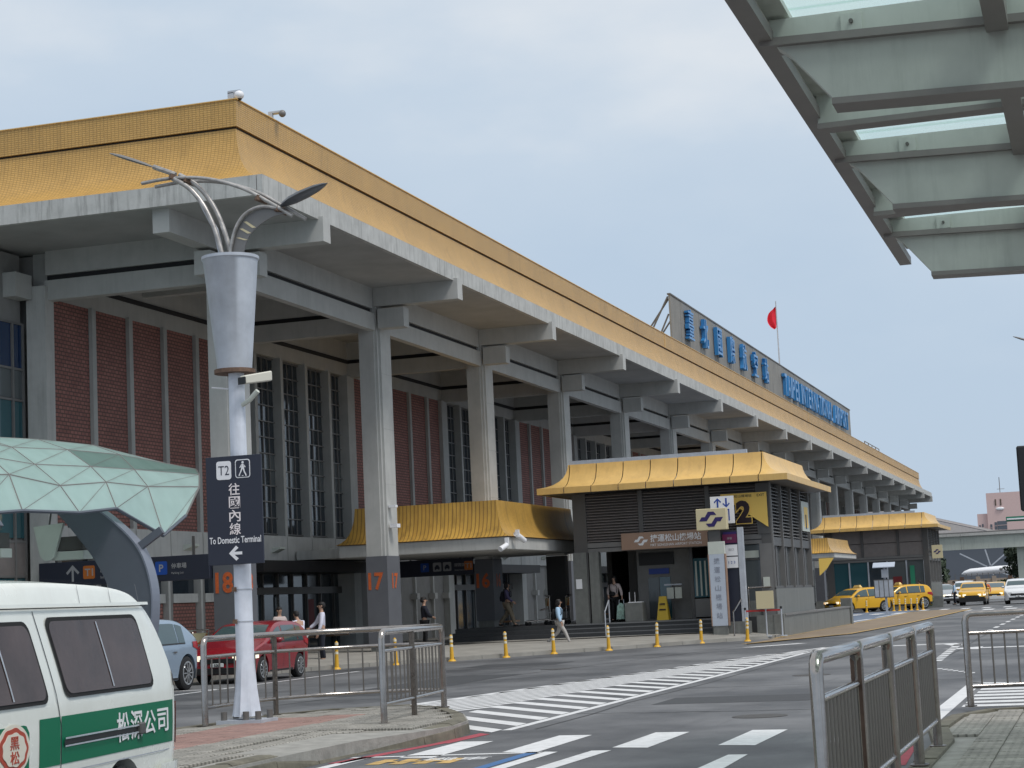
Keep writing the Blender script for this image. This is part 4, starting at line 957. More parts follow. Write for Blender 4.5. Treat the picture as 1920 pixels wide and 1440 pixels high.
# things on the platform
def aframe(x, y, z):
    t = thing('caution_board', 'yellow folding caution board by the lift core', 'caution board', (x,y,z))
    MB().loft([[(x-.22,y-.16,z),(x+.22,y-.16,z),(x+.22,y-.14,z),(x-.22,y-.14,z)],[(x-.13,y-.02,z+.85),(x+.13,y-.02,z+.85),(x+.13,y,z+.85),(x-.13,y,z+.85)]]).build('front_leaf', M['wetyellow'], t)
    MB().loft([[(x-.22,y+.18,z),(x+.22,y+.18,z),(x+.22,y+.2,z),(x-.22,y+.2,z)],[(x-.13,y+.04,z+.85),(x+.13,y+.04,z+.85),(x+.13,y+.06,z+.85),(x-.13,y+.06,z+.85)]]).build('rear_leaf', M['wetyellow'], t)
    MB().box(x-.1,x+.1,y-.11,y-.1,z+.55,z+.6).box(x-.12,x+.12,y-.125,y-.115,z+.35,z+.4).build('print', M['exitnum'], t)
aframe(-15.25,66.2,.75)
cb = thing('granite_counter', 'dark granite counter block with a pale top beside the standing woman', 'counter', (-16.2,65.8,.75))
MB().box(-16.5,-15.85,65.5,66.2,.75,1.42).build('block', M['granite'], cb, bevel=.01); MB().box(-16.4,-15.9,65.6,66.0,1.42,1.45).build('tray', M['white'], cb)
for x in (-16.35,-16.15): MB().tube([(x,65.7,1.45),(x,65.7,1.8)], .012, 6).build('rod', M['white'], cb)
nt2 = thing('leaflet_stand', 'small leaflet stand behind the yellow caution board', 'leaflet stand', (-14.9,66.6,.75))
MB().tube([(-14.95,66.6,.75),(-14.95,66.6,2.0)], .03, 6).build('post', M['framedark'], nt2); MB().box(-15.25,-14.6,66.55,66.65,1.98,2.03).build('top', M['galv'], nt2)
for k in range(2): MB().box(-15.15+.3*k,-14.9+.3*k,66.5,66.54,1.5,1.9).build('leaflet', M['lampshade'], nt2)
hr2 = thing('handrail', 'thin vertical handrail post in the middle of the steps', 'handrail', (-16.8,64.4,.3))
MB().tube([(-16.9,64.2,.3),(-16.9,64.2,1.15),(-17.0,65.2,1.55),(-17.0,65.2,.75)], .022, 8).build('rail', M['galv'], hr2)
cab = thing('service_cabinet', 'black service cabinet standing on the platform beyond column 16', 'cabinet', (-19.2,68.4,.75))
MB().box(-20.15,-19.4,68.2,68.6,1.2,3.3).build('body', M['black'], cab); MB().box(-20.15,-19.4,68.2,68.6,.75,1.18).build('base', M['wallgrey'], cab); MB().box(-20.15,-19.4,68.2,68.6,3.32,3.7).build('head_panel', M['band'], cab)
# second pavilion far down the road
P2, cx0, cx1, cy0, cy1 = pavilion('far dark pavilion with gold brim behind the yellow taxis', 129.9, -19.4, -10.55, 141, far=True)
for q, (a, b, m) in enumerate(((-18.1,-16.9,'tealglass'),(-16.8,-15.6,'tealglass'),(-15.5,-14.3,'darkglass'),(-14.2,-13.0,'glassgrey'),(-12.9,-11.8,'glassgrey'))):
    MB().box(a,b,cy0+.1,cy0+.14,.9,3.28).build('window', M[m], P2)
    MB().box(b,b+.1,cy0+.02,cy0+.16,.75,3.28).build('post', M['galv'], P2)
MB().box(cx0,cx1-.3,cy0+.02,cy0+.2,.02,.9).build('base_wall', M['granite'], P2)
MB().box(-13.9,-13.3,cy0-.0,cy0+.05,1.1,2.2).build('red_poster', M['posterred'], P2)
MB().box(-12.7,-12.4,cy0-.2,cy0-.1,.8,2.9).build('green_banner', mat('green_banner', (.02,.22,.12), .7), P2)
l2 = tag(MB().box(-19,-10.5,128.9,129.2,0,.75).build('low_wall', M['granite']), 'low granite wall in front of the far dark pavilion', 'wall')
lg = thing('metro_sign', 'small beige metro sign fixed on the corner of the far pavilion', 'sign', (-10.9,130.5,3.2))
MB().box(-11.1,-10.4,130.3,130.5,3.3,4.2).build('plate', M['beigesign'], lg); metro_logo((-10.75,130.29,3.75), .25, M['purple'], lg); MB().box(-11.45,-11.0,130.38,130.42,3.7,3.8).build('arm', M['framedark'], lg)

# ================================================================== GLASS SHELTER on the left
SH = thing('bus_shelter', 'faceted green glass shelter on a curved slate steel rib at the left', 'shelter', (-20,34,.2))
ys_ = [26.3,28.3,30.3,32.2,34.1,35.9,37.6,39.0]
def section(i):
    """points of the vault from the wall side over the ridge to the lower road-side edge"""
    y = ys_[i]; a = [0,.15,-.12,.1,-.15,.12,-.05,.2][i]; b = [.15,-.1,.2,-.15,.1,-.12,-.55,-.9][i]
    e = [0,0,0,0,0,0,.12,.95][i]
    z7 = [5.6,5.68,5.6,5.66,5.6,5.68,5.72,5.7][i]; lip = [3.6,3.66,3.72,3.85,3.88,4.02,3.55,4.0][i]; f_ = [0,0,0,0,0,.4,1.2,2.0][i]
    return [(-24.6,y+f_,z7-1.0),(-23.4,y+f_,z7-.25),(-22.4+a*.3,y+f_,z7+.02),(-21.6+a*.2,y+f_*.8,z7-.27),(-21.0,y+a+f_*.5,z7-.68),(-20.5,y+f_*.2,z7-1.1+a*.3),(-20.15-e*.3,y-a,lip)]
secs_ = [section(i) for i in range(8)]
# drooping tip of the road-side edge at the far end
secs_[6][6] = (-19.95,37.5,3.46)
secs_[7] = [(-24.6,41.6,4.5),(-23.3,42.2,5.2),(-22.2,42.4,5.45),(-21.5,42.2,5.3),(-20.95,41.3,5.08),(-20.4,40.2,4.7),(-20.05,38.8,3.95)]
for i in range(7):
    for j in range(6):
        A, B, C_, D = [Vector(q) for q in (secs_[i][j], secs_[i+1][j], secs_[i+1][j+1], secs_[i][j+1])]
        ctr = (A+B+C_+D)/4; n_ = (C_-A).cross(B-D).normalized()
        ctr_ = n_*.0
        for tri in ((A, B, D), (B, C_, D)):
            c = (tri[0]+tri[1]+tri[2])/3; t3 = [c+(p-c)*.975 for p in tri]; nn = (t3[1]-t3[0]).cross(t3[2]-t3[0]).normalized()*.012
            MB().loft([[p-nn for p in t3], [p+nn for p in t3]]).build('pane', M['shelterglass2'] if (j < 2 or (j == 3 and i > 4)) else M['shelterglass'], SH)
        if j < 6: MB().tube([B, D], .014, 5).build('diagonal_bar', M['shelterframe'], SH)
for i in range(8): MB().tube(secs_[i], .024, 6).build('cross_frame', M['shelterframe'], SH)
for j in range(7): MB().tube([s[j] for s in secs_], .04 if j == 6 else .02, 6).build('long_bar', M['shelterframe'] if j < 6 else M['rib'], SH)
def rib(y, x0=-19.3):
    # crescent rib: foot near the kerb, bulging outwards, then curling in under the glass
    out = [(-.0,.2),(.28,.9),(.42,1.7),(.40,2.4),(.15,3.1),(-.35,3.65),(-1.05,4.15),(-1.9,4.45)]
    inn = [(-.55,.2),(-.52,.9),(-.50,1.7),(-.62,2.4),(-.95,3.0),(-1.35,3.5),(-1.75,3.95),(-2.15,4.35)]
    def cr_(P_, m=5):
        o_ = []
        for i in range(len(P_)-1):
            p0, p1, p2, p3 = [Vector(P_[max(0, min(len(P_)-1, q))]) for q in (i-1, i, i+1, i+2)]
            for k in range(m): t = k/m; o_.append(tuple(.5*((2*p1)+(p2-p0)*t+(2*p0-5*p1+4*p2-p3)*t*t+(3*p1-p0-3*p2+p3)*t**3)))
        return o_+[tuple(P_[-1])]
    out, inn = cr_(out), cr_(inn)
    poly = [(x0+p[0], p[1]) for p in out]+[(x0+p[0], p[1]) for p in inn[::-1]]
    MB().prism(poly, 'y', y, y+.3).build('rib', M['rib'], SH)
    MB().loft([[(x0+p[0]+.0,y-.02,p[1]),(x0+p[0]+.035,y-.02,p[1]+.02),(x0+p[0]+.035,y+.32,p[1]+.02),(x0+p[0]+.0,y+.32,p[1])] for p in out]).build('rib_edge', M['ribedge'], SH)
    MB().beam((x0+.05,y+.15,3.15),(x0+.62,y+.2,3.52),.12,.16).build('strut', M['rib'], SH)
rib(35.9,-19.85); rib(29.7,-19.85)
def hung_lamp(x, y, z):
    l = MB().prism([(x-.42,z+.75),(x+.32,z+.8),(x+.08,z+.06),(x-.02,z),(x-.16,z),(x-.26,z+.1)], 'y', y, y+.08).build('hung_lamp', M['lampshade'], SH)
    MB().box(x-.1,x+.75,y+.1,y+.5,z,z+.18).build('lamp_box', M['lampshade'], l); MB().box(x+.0,x+.7,y+.1,y+.5,z+.2,z+.5).build('lamp_housing', M['interior'], l)
    MB().beam((x-.15,y+.2,z+.7),(x+.0,y+.2,z+1.6),.03,.03).beam((x+.35,y+.2,z+.7),(x+.15,y+.2,z+1.6),.03,.03).build('hanger', M['framedark'], l)
hung_lamp(-21.9,36.0,3.0); hung_lamp(-21.9,32.8,3.0)

# ================================================================== CANOPY overhead on the right
CN = thing('platform_canopy', 'grey green steel and glass canopy over the near pavement, top right', 'canopy', (2,12,.06))
def cz(x): return 5.0-.035*(x+1.75)
XR = 5.0
beamY = [4.4, 7.85, 11.28, 14.72, 18.16]
for y in beamY:
    # top web, thin flange at the tip height, tapered lower web, bottom flange
    MB().loft([[(-1.72,y+.02,cz(-1.72)),(-1.72,y+.10,cz(-1.72)),(-1.72,y+.10,cz(-1.72)+.13),(-1.72,y+.02,cz(-1.72)+.13)],[(XR,y+.02,cz(XR)),(XR,y+.10,cz(XR)),(XR,y+.10,cz(XR)+.34),(XR,y+.02,cz(XR)+.34)]]).build('upper_web', M['canopygreen'], CN)
    MB().loft([[(-1.78,y-.05,cz(-1.78)-.05),(-1.78,y+.2,cz(-1.78)-.05),(-1.78,y+.2,cz(-1.78)),(-1.78,y-.05,cz(-1.78))],[(XR,y-.05,cz(XR)-.05),(XR,y+.2,cz(XR)-.05),(XR,y+.2,cz(XR)),(XR,y-.05,cz(XR))]]).build('flange', M['canopybrown'], CN)
    lw_ = MB(); zt = lambda x: cz(x)-.05
    pts = [(-1.68,zt(-1.68)),(-1.60,zt(-1.6)-.06),(-1.35,zt(-1.35)-.36),(XR,zt(XR)-.36),(XR,zt(XR))]
    MB().prism(pts, 'y', y+.0, y+.12).build('tapered_web', M['canopygreen'], CN)
    MB().loft([[(-1.36,y-.04,zt(-1.35)-.40),(-1.36,y+.2,zt(-1.35)-.40),(-1.36,y+.2,zt(-1.35)-.36),(-1.36,y-.04,zt(-1.35)-.36)],[(XR,y-.04,zt(XR)-.40),(XR,y+.2,zt(XR)-.40),(XR,y+.2,zt(XR)-.36),(XR,y-.04,zt(XR)-.36)]]).build('bottom_flange', M['canopybrown'], CN)
    for k in range(4):
        x = -1.28+k*1.7; MB().box(x,x+.13,y+.0,y+.02,cz(x)+.01,cz(x)+.12).build('bolt_plate', M['canopygreen'], CN)
        MB().tube([(x+.065,y+.01,cz(x)+.065),(x+.065,y-.02,cz(x)+.065)], .014, 8).build('bolt', M['lattice'], CN)
yA, yB = 2.6, 20.0
MB().box(-1.82,-1.70,yA,yB,4.98,5.06).build('edge_flange', M['canopybrown'], CN); MB().box(-1.79,-1.75,yA,yB,5.06,5.19).build('edge_web', M['canopygreen'], CN)
MB().box(-1.74,-1.60,yA,yB,5.15,5.19).build('edge_gutter', M['canopygreen'], CN)
for i, y in enumerate(beamY):
    ym = y+1.72+.3
    if ym < yB:
        MB().box(-1.72,XR,ym,ym+.07,4.93,5.17).build('purlin', M['canopygreen'], CN); MB().box(-1.72,XR,ym-.05,ym+.12,4.89,4.93).build('purlin_flange', M['canopybrown'], CN)
    for x in (-.42, 1.3, 3.0):
        a, b = y+.2, (beamY[i+1]-.02 if i+1 < len(beamY) else yB)
        MB().box(x,x+.13,a,b,4.86,5.17).build('joist', M['canopybrown'], CN)
        MB().box(x-.0,x+.16,ym-.14,ym-.05,5.0,5.1).build('bracket', M['lattice'], CN)
    a, b = y+.12, (beamY[i+1]+.1 if i+1 < len(beamY) else yB)
    for k, (xa, xb) in enumerate(((-1.72,-.36),(-.35,1.36),(1.37,3.06),(3.07,XR))):
        for (ya_, yb_) in ((a, (a+b)/2-.01),((a+b)/2+.01, b)):
            if yb_-ya_ > .2: MB().box(xa+.01,xb-.01,ya_,yb_,5.20,5.22).build('glass_pane', M['canopyglass'], CN)
for y in (7.85, 18.16): MB().box(3.6,3.95,y-.1,y+.25,.06,4.8).build('post', M['canopygreen'], CN)

# ================================================================== STREET LAMPS
def lamp_post(x, y, z, label, group=None, full=True):
    L = thing('street_lamp', label, 'street lamp', (x,y,z), group=group)
    P = lambda *a: (x+a[0], y+a[1], z+a[2])
    # mast leans slightly, wide fluted foot
    rings = []
    for h, r in ((.1,.175),(.18,.165),(.45,.145),(.85,.122),(2.0,.118),(4.75,.108)):
        n = 24; ring_ = []
        for k in range(n):
            f = 1+(.26 if k % 6 == 0 else .06 if k % 3 == 0 else -.06)*max(0,(1-(h-.1)/.75)) if h < .9 else 1
            ring_.append(P(r*f*math.cos(2*math.pi*k/n)-.012*h*.2, r*f*math.sin(2*math.pi*k/n), h))
        rings.append(ring_)
    mast = MB().loft(rings).build('mast', M['polepaint'], L, smooth=50)
    MB().prism([(x-.33,y-.26),(x+.33,y-.26),(x+.33,y+.26),(x-.33,y+.26)], 'z', z+.01, z+.06).build('base_plate', M['galv'], L)
    for q in ((-.25,-.18),(.25,-.18),(.25,.18),(-.25,.18),(.08,-.2)): MB().cyl(P(q[0],q[1],.06), .042,.11,12).build('anchor_cap', M['lattice'], L)
    for h in (1.35,1.78): MB().cyl(P(0,0,h), .124,.016,20).build('strap', M['galv'], L); MB().box(x-.1,x-.05,y-.15,y-.1,z+h-.02,z+h+.04).build('strap_buckle', M['rust'], L)
    for h in (3.42,3.3): MB().cyl(P(0,0,h), .118,.03,20).build('strap', M['galv'], L)
    cone = MB().loft([[P(r*math.cos(2*math.pi*k/32)+ox, r*math.sin(2*math.pi*k/32), h) for k in range(32)] for h, r, ox in ((4.74,.275,-.03),(4.76,.275,-.03),(4.78,.235,-.03),(6.28,.375,-.05),(6.30,.395,-.05),(6.34,.395,-.05),(6.34,.36,-.05),(6.2,.35,-.05))]).build('cone_shroud', M['galv'], L, smooth=40)
    MB().loft([[P(.28*math.cos(2*math.pi*k/32)-.03, .28*math.sin(2*math.pi*k/32), h) for k in range(32)] for h in (4.72,4.775)]).build('shroud_rim', M['rust'], cone)
    def arc(p0, c, p1, n=12): return [Vector(p0)*(1-t)**2+Vector(c)*2*t*(1-t)+Vector(p1)*t*t for t in [i/n for i in range(n+1)]]
    def spl(P_, m=4):
        o_ = []
        for i in range(len(P_)-1):
            p0, p1, p2, p3 = [Vector(P_[max(0, min(len(P_)-1, q))]) for q in (i-1, i, i+1, i+2)]
            for k in range(m): t = k/m; o_.append(.5*((2*p1)+(p2-p0)*t+(2*p0-5*p1+4*p2-p3)*t*t+(3*p1-p0-3*p2+p3)*t**3))
        return o_+[Vector(P_[-1])]
    A1 = [(-.14,6.25),(-.19,6.48),(-.31,6.86),(-.47,7.17),(-.67,7.4),(-.92,7.56)]
    MB().tube(spl([P(a, 0, b) for a, b in A1]), .036, 8).build('arm', M['armmetal'], L, smooth=60)
    MB().tube(spl([P(a+.09, .07, b+.04) for a, b in A1]), .036, 8).build('arm', M['armmetal'], L, smooth=60)
    MB().prism([(x-.2,z+6.3),(x-.3,z+6.75),(x-.5,z+7.15),(x-.46,z+7.17),(x-.24,z+6.77),(x-.13,z+6.3)], 'y', y+.0, y+.04).build('arm_web', M['galv'], L)
    # long gentle bow crossing over to the right
    B1 = [(-1.38,7.50),(-.9,7.52),(-.36,7.45),(.16,7.26),(.54,7.03),(.9,6.79)]
    MB().tube(spl([P(a, 0, b+.03) for a, b in B1]), .026, 8).build('bow_bar', M['armmetal'], L, smooth=60)
    MB().tube(spl([P(a+.16, .09, b-.02) for a, b in B1]), .026, 8).build('bow_bar', M['armmetal'], L, smooth=60)
    for q in ((-.86,.02,7.55),(-.66,.05,7.49),(.44,.03,7.11),(.72,.05,6.93)): MB().beam(P(q[0]-.06,q[1]-.06,q[2]+.02),P(q[0]+.05,q[1]+.08,q[2]-.03),.07,.07).build('clamp', M['rust'], L)
    # right arm with a striped blade under it
    MB().tube(spl([P(-.06,0,6.28),P(-.03,0,6.5),P(.06,0,6.76),P(.21,0,6.93),P(.45,0,7.0),P(.75,0,6.93)]), .026, 8).build('arm', M['armmetal'], L, smooth=60)
    top = spl([P(-.05,.03,6.28),P(-.02,.03,6.5),P(.07,.03,6.75),P(.22,.03,6.91),P(.46,.03,6.98),P(.75,.03,6.91)], 2); low = spl([P(.11,.03,6.28),P(.15,.03,6.45),P(.24,.03,6.63),P(.40,.03,6.76),P(.6,.03,6.85),P(.8,.03,6.87)], 2)
    MB().loft([[a, b, b+Vector((0,.03,0)), a+Vector((0,.03,0))] for a, b in zip(top, low)]).build('blade', M['framemid'], L)
    for k in range(3):
        i = 3+k; a, b, c = top[i], low[i], top[i+1]; MB().quad(a+Vector((.02,-.006,-.02)), a+Vector((.07,-.006,-.02)), b+Vector((.03,-.006,.02)), b+Vector((-.03,-.006,.02))).build('blade_sticker', M['beigesign'], L)
    # lamp heads: long leaf shapes
    def leaf(p0, p1, wd, th):
        p0 = Vector(p0); p1 = Vector(p1); d = p1-p0; r = []
        for t, w__ in ((0,.25),(.08,.6),(.25,.95),(.5,1),(.75,.8),(.92,.4),(1,.05)):
            c = p0+d*t; r.append([c+Vector((0,wd*w__*math.cos(a), 0))+Vector((-d.z,0,d.x)).normalized()*(th*w__*math.sin(a)*(1 if math.sin(a) > 0 else .5)) for a in [2*math.pi*k/10 for k in range(10)]])
        return MB().loft(r)
    leaf(P(-1.88,.02,8.02),P(-1.14,.02,7.72),.10,.035).build('lamp_head', M['framemid'], L, smooth=50)
    leaf(P(.74,.0,6.97),P(1.46,-.06,7.20),.15,.07).build('lamp_head', mat('dark_lamp_head', (.10,.11,.125), .35, .4), L, smooth=50)
    MB().tube([P(-1.2,.02,7.75),P(-.86,.02,7.60)], .035, 8).build('head_socket', M['armmetal'], L)
    return L
LX, LY, LZ = -11.08, 23.05, .17
lamp_post(LX, LY, LZ, 'white painted street lamp with cone shroud and crossed curved arms on the left island')
lamp_post(.05, 51, 0, 'second curved arm street lamp, only its left lamp tip in view at the right edge')
# camera on the mast
cc = thing('security_camera', 'cream security camera on the street lamp mast below its cone shroud', 'security camera', (LX+.12,LY,4.6))
MB().tube([(LX+.08,LY-.03,4.45),(LX+.2,LY-.06,4.5),(LX+.34,LY-.08,4.62)], .035, 8).build('bracket', M['lampshade'], cc)
MB().loft([[(LX+.14,LY-.22,4.70),(LX+.24,LY-.27,4.70),(LX+.24,LY-.27,4.82),(LX+.14,LY-.22,4.82)],[(LX+.4,LY+.12,4.76),(LX+.5,LY+.07,4.76),(LX+.5,LY+.07,4.9),(LX+.4,LY+.12,4.9)]]).build('housing', mat('cream_housing', (.62,.60,.52), .4), cc, bevel=.015)
MB().loft([[(LX+.12,LY-.225,4.70),(LX+.26,LY-.295,4.70),(LX+.26,LY-.295,4.80),(LX+.12,LY-.225,4.80)],[(LX+.14,LY-.21,4.71),(LX+.26,LY-.27,4.71),(LX+.26,LY-.27,4.79),(LX+.14,LY-.21,4.79)]]).build('lens', M['black'], cc)
an = thing('small_antenna', 'thin white rod sticking out left of the lamp mast', 'antenna', (LX-.1,LY,4.75))
MB().tube([(LX-.08,LY,4.68),(LX-.36,LY-.05,4.72)], .012, 6).build('rod', M['white'], an); MB().tube([(LX-.08,LY,4.68),(LX-.12,LY,4.685)], .03, 8).build('socket', M['rust'], an)
# direction board strapped to the mast
SB = thing('direction_board', 'black board with T2, walking figure, white lettering and left arrow on the lamp mast', 'sign board', (LX,LY-.2,2.3))
bx, by_, bw_ = LX, LY-.2, .82
a_ = .035                                     # the board is turned very slightly
MB().box(bx-.41,bx+.41,by_,by_+.03,2.29,3.75).build('board', M['signnavy'], SB, bevel=.004)
MB().box(bx-.2,bx+.2,by_+.03,by_+.09,2.5,2.56).box(bx-.2,bx+.2,by_+.03,by_+.09,3.4,3.46).build('bracket', M['galv'], SB)
fy = by_-.002
ic = flat_mb(rrect(.22,.25,.035), (bx-.14,fy,3.56), (1,0,0), (0,0,1), .002).build('icon_plate', M['white'], SB)
text_mb('T2', .125, (bx-.14,fy-.003,3.56), (1,0,0), (0,0,1), .002, bold=-.005, width=.16).build('icon_print', M['signnavy'], ic)
flat_mb(rrect(.22,.25,.035), (bx+.14,fy,3.57), (1,0,0), (0,0,1), .002).build('icon_frame', M['white'], SB)
i2 = flat_mb(rrect(.195,.225,.028), (bx+.14,fy-.0025,3.57), (1,0,0), (0,0,1), .002).build('icon_inner', M['signnavy'], SB)
cx, cz_ = bx+.14, 3.57
def wf(poly): return flat_mb(poly, (cx,fy-.005,cz_), (1,0,0), (0,0,1), .002)
m_ = wf([(.004+.017*math.cos(a), .083+.017*math.sin(a)) for a in [k*math.pi/6 for k in range(12)]])
for poly in ([(-.012,.062),(.02,.062),(.024,.0),(-.02,.0)],[(-.014,.06),(-.045,.015),(-.036,.008),(-.008,.04)],[(.018,.06),(.046,.02),(.038,.012),(.014,.04)],[(-.02,.0),(.004,.0),(-.022,-.05),(-.045,-.092),(-.058,-.086),(-.036,-.045)],[(.002,.0),(.024,.0),(.036,-.045),(.058,-.088),(.042,-.094),(.02,-.052)]):
    q = wf(poly); m_.add(q.v, q.f)
m_.build('walking_figure', M['white'], SB)
for k in (-.05,0,.05): q = wf([(k-.012,-.1),(k+.012,-.1),(k+.012,-.092),(k-.012,-.092)]); q.build('walking_figure_ground', M['white'], SB)
for i, ch in enumerate('往國內線'): text_mb(ch, .160, (bx+.005,fy,3.30-.178*i), (1,0,0), (0,0,1), .002, bold=.008, width=.165).build('print', mat('warm_white_print', (.85,.78,.78), .5), SB)
text_mb('To Domestic Terminal', .090, (bx,fy,2.62), (1,0,0), (0,0,1), .002, bold=.012, width=.76).build('print', M['white'], SB)
flat_mb([(-.11,0),(.01,.115),(.05,.08),(-.02,.022),(.11,.022),(.11,-.022),(-.02,-.022),(.05,-.08),(.01,-.115)], (bx+.0,fy,2.44), (1,0,0), (0,0,1), .002, .88).build('arrow_mark', M['white'], SB)

# ================================================================== FENCES
def fence(label, path, posts, z, group=None, step=.13, double=False, h=1.14, rz=(.9,.24), rad=(.037,.026,.0115), footgap=True):
    """path = list of xy of the rails; posts = xy of the posts"""
    F = thing('guard_rail', label, 'guard rail', (posts[0][0], posts[0][1], z), group=group)
    pz_ = lambda p, hh: (p[0], p[1], z+hh)
    d0 = (Vector(path[1])-Vector(path[0])).normalized()*.07; d1 = (Vector(path[-1])-Vector(path[-2])).normalized()*.07
    P0, P1 = Vector(path[0]), Vector(path[-1])
    top = [pz_(P0, .0), pz_(P0, h-.09), (P0.x+d0.x*.3,P0.y+d0.y*.3,z+h-.03), (P0.x+d0.x,P0.y+d0.y,z+h)]+[pz_(p, h) for p in path[1:-1]]+[(P1.x-d1.x,P1.y-d1.y,z+h),(P1.x-d1.x*.3,P1.y-d1.y*.3,z+h-.03),pz_(P1,h-.09),pz_(P1,0)]
    MB().tube(top, rad[0]*1.15, 12).build('top_rail', M['steel'], F, smooth=60)
    MB().tube([pz_(p, rz[0]*h/1.14) for p in path], rad[1], 10).build('middle_rail', M['steel'], F, smooth=60)
    MB().tube([pz_(p, rz[1]) for p in path], rad[1], 10).build('lower_rail', M['steel'], F, smooth=60)
    for i, p in enumerate(posts):
        q = MB().tube([pz_(p, -.01), pz_(p, h-.16 if i in (0, len(posts)-1) else h-.02)], rad[0], 12).build('post', M['steelpost'], F, smooth=60)
        MB().cyl((p[0],p[1],z), .075,.012,16).build('foot_plate', M['steelpost'], q)
        if double and 0 < i < len(posts):
            MB().tube([(p[0]-.01,p[1]-.1,z+.3),(p[0]-.01,p[1]-.1,z+h-.14),(p[0]-.005,p[1]-.05,z+h-.05),(p[0],p[1],z+h-.01)], rad[0]*.8, 10).build('post', M['steelpost'], F, smooth=60)
    me = MB().tube([(0,0,rz[1]),(0,0,rz[0]*h/1.14)], rad[2], 8).build('baluster', M['baluster'], F, smooth=60, world=False); mesh = me.data; bpy.data.objects.remove(me)
    for q in resample(path, step, closed=False)[1:-1]:
        o = bpy.data.objects.new('baluster', mesh); C.objects.link(o); o.parent = F; o.location = (q[0]-posts[0][0], q[1]-posts[0][1], 0)
    return F
NF = fence('long stainless steel guard rail of hooped bays along the near right pavement', [(-1.64,10.95),(-1.64,12.78)], [(-1.64,10.95)], .06, step=.166)
for k in range(1, 4):          # each further bay is its own hoop, set against the last
    ya, yb = 10.95+1.88*k-.01, 10.95+1.88*(k+1)-.07; x = -1.64
    MB().tube([(x,ya,.06),(x,ya,1.11),(x,ya+.02,1.17),(x,ya+.08,1.2),(x,yb-.08,1.2),(x,yb-.02,1.17),(x,yb,1.11),(x,yb,.06)], .0425, 12).build('top_rail', M['steel'], NF, smooth=60)
    MB().tube([(x,ya,.96),(x,yb,.96)], .026, 10).build('middle_rail', M['steel'], NF, smooth=60); MB().tube([(x,ya,.3),(x,yb,.3)], .026, 10).build('lower_rail', M['steel'], NF, smooth=60)
    for yy in (ya, yb): MB().cyl((x,yy,.06), .08,.012,16).build('foot_plate', M['steelpost'], NF)
    for yy in (ya-.02,): MB().box(x-.035,x+.035,yy-.06,yy-.03,.3,1.13).build('joint_bar', mat('brown_stained_bar', (.12,.075,.055), .4, .5, var=.3, vscale=8), NF)
    src = [o for o in NF.children if o.name.startswith('baluster')][0]
    nb_ = 10
    for q in range(1, nb_+1):
        o = bpy.data.objects.new('baluster', src.data); C.objects.link(o); o.parent = NF; o.location = (0, ya+(yb-ya)*q/(nb_+1)-10.95, 0)
fence('stainless guard rail crossing the far end of the right pavement', [(-1.72,24.2),(-.2,24.75),(1.6,25.2)], [(-1.72,24.2),(-.2,24.75),(1.6,25.2)], .06, step=.17)
fence('stainless guard rail bending behind the white street lamp', [(-11.42,22.5),(-11.46,23.5),(-11.3,24.45),(-10.9,25.1),(-10.2,25.6),(-9.5,25.6),(-9.1,25.35)], [(-11.42,22.5),(-11.3,24.45),(-9.1,25.35)], .18, step=.23)
fence('short stainless guard rail at the right tip of the traffic island', [(-8.72,22.05),(-8.86,23.5),(-9.05,25.2)], [(-8.72,22.05),(-8.86,23.5),(-9.05,25.2)], .18, step=.2)

# ================================================================== BOLLARDS
def bollard():
    t = thing('bollard', '', 'bollard', (0,0,0), group='yellow flexible bollards along the kerb')
    MB().loft([[(r*math.cos(2*math.pi*k/14), r*math.sin(2*math.pi*k/14), z) for k in range(14)] for z, r in ((0,.12),(.03,.11),(.06,.065),(.5,.045),(.72,.042),(.76,.035),(.78,.012))]).build('shaft', M['bollard'], t, smooth=50, world=False)
    for z in (.42,.55,.67): MB().cyl((0,0,z), .052,.07,14).build('reflective_band', M['reflect'], t, smooth=50, world=False)
    return t
b0 = bollard()
bl = ['yellow bollard standing right of the red car, leftmost of the kerb row', 'yellow bollard seen through the bend of the island guard rail', 'yellow bollard left of the pale building column strip, just right of the island guard rail', 'yellow bollard in front of the walking woman in khaki', 'yellow bollard overlapping the walking woman in light blue', 'yellow bollard just right of the woman in light blue', 'yellow bollard before the middle of the pavilion steps', 'yellow bollard at the right end of the pavilion steps', 'yellow bollard at the foot of the sign pylon']
for i, p in enumerate([(-20.62,48.7),(-19.5,50.4),(-18.35,51.95),(-17.2,53.55),(-16.26,55.4),(-14.87,56.75),(-13.81,58.8),(-12.83,61.0),(-11.35,61.3)]):
    o = b0 if i == 0 else copy_tree(b0); o.location = (p[0], p[1], 0); o['label'] = bl[i]; o.rotation_euler = (rnd.uniform(-.03,.03), rnd.uniform(-.03,.03), 0)
far_b = [(-14.3,118.2,'lone thin yellow bollard in front of the left taxi')]+[(-12.75+.36*k,119.3,'thin yellow bollard, %s in the close row before the right taxi' % w_) for k, w_ in enumerate(('first from the left','second from the left','third from the left','third from the right','second from the right','last on the right'))]
for x, y, l in far_b:
    o = copy_tree(b0); o.location = (x,y,0); o['label'] = l; o['group'] = 'thin yellow bollards by the taxis'

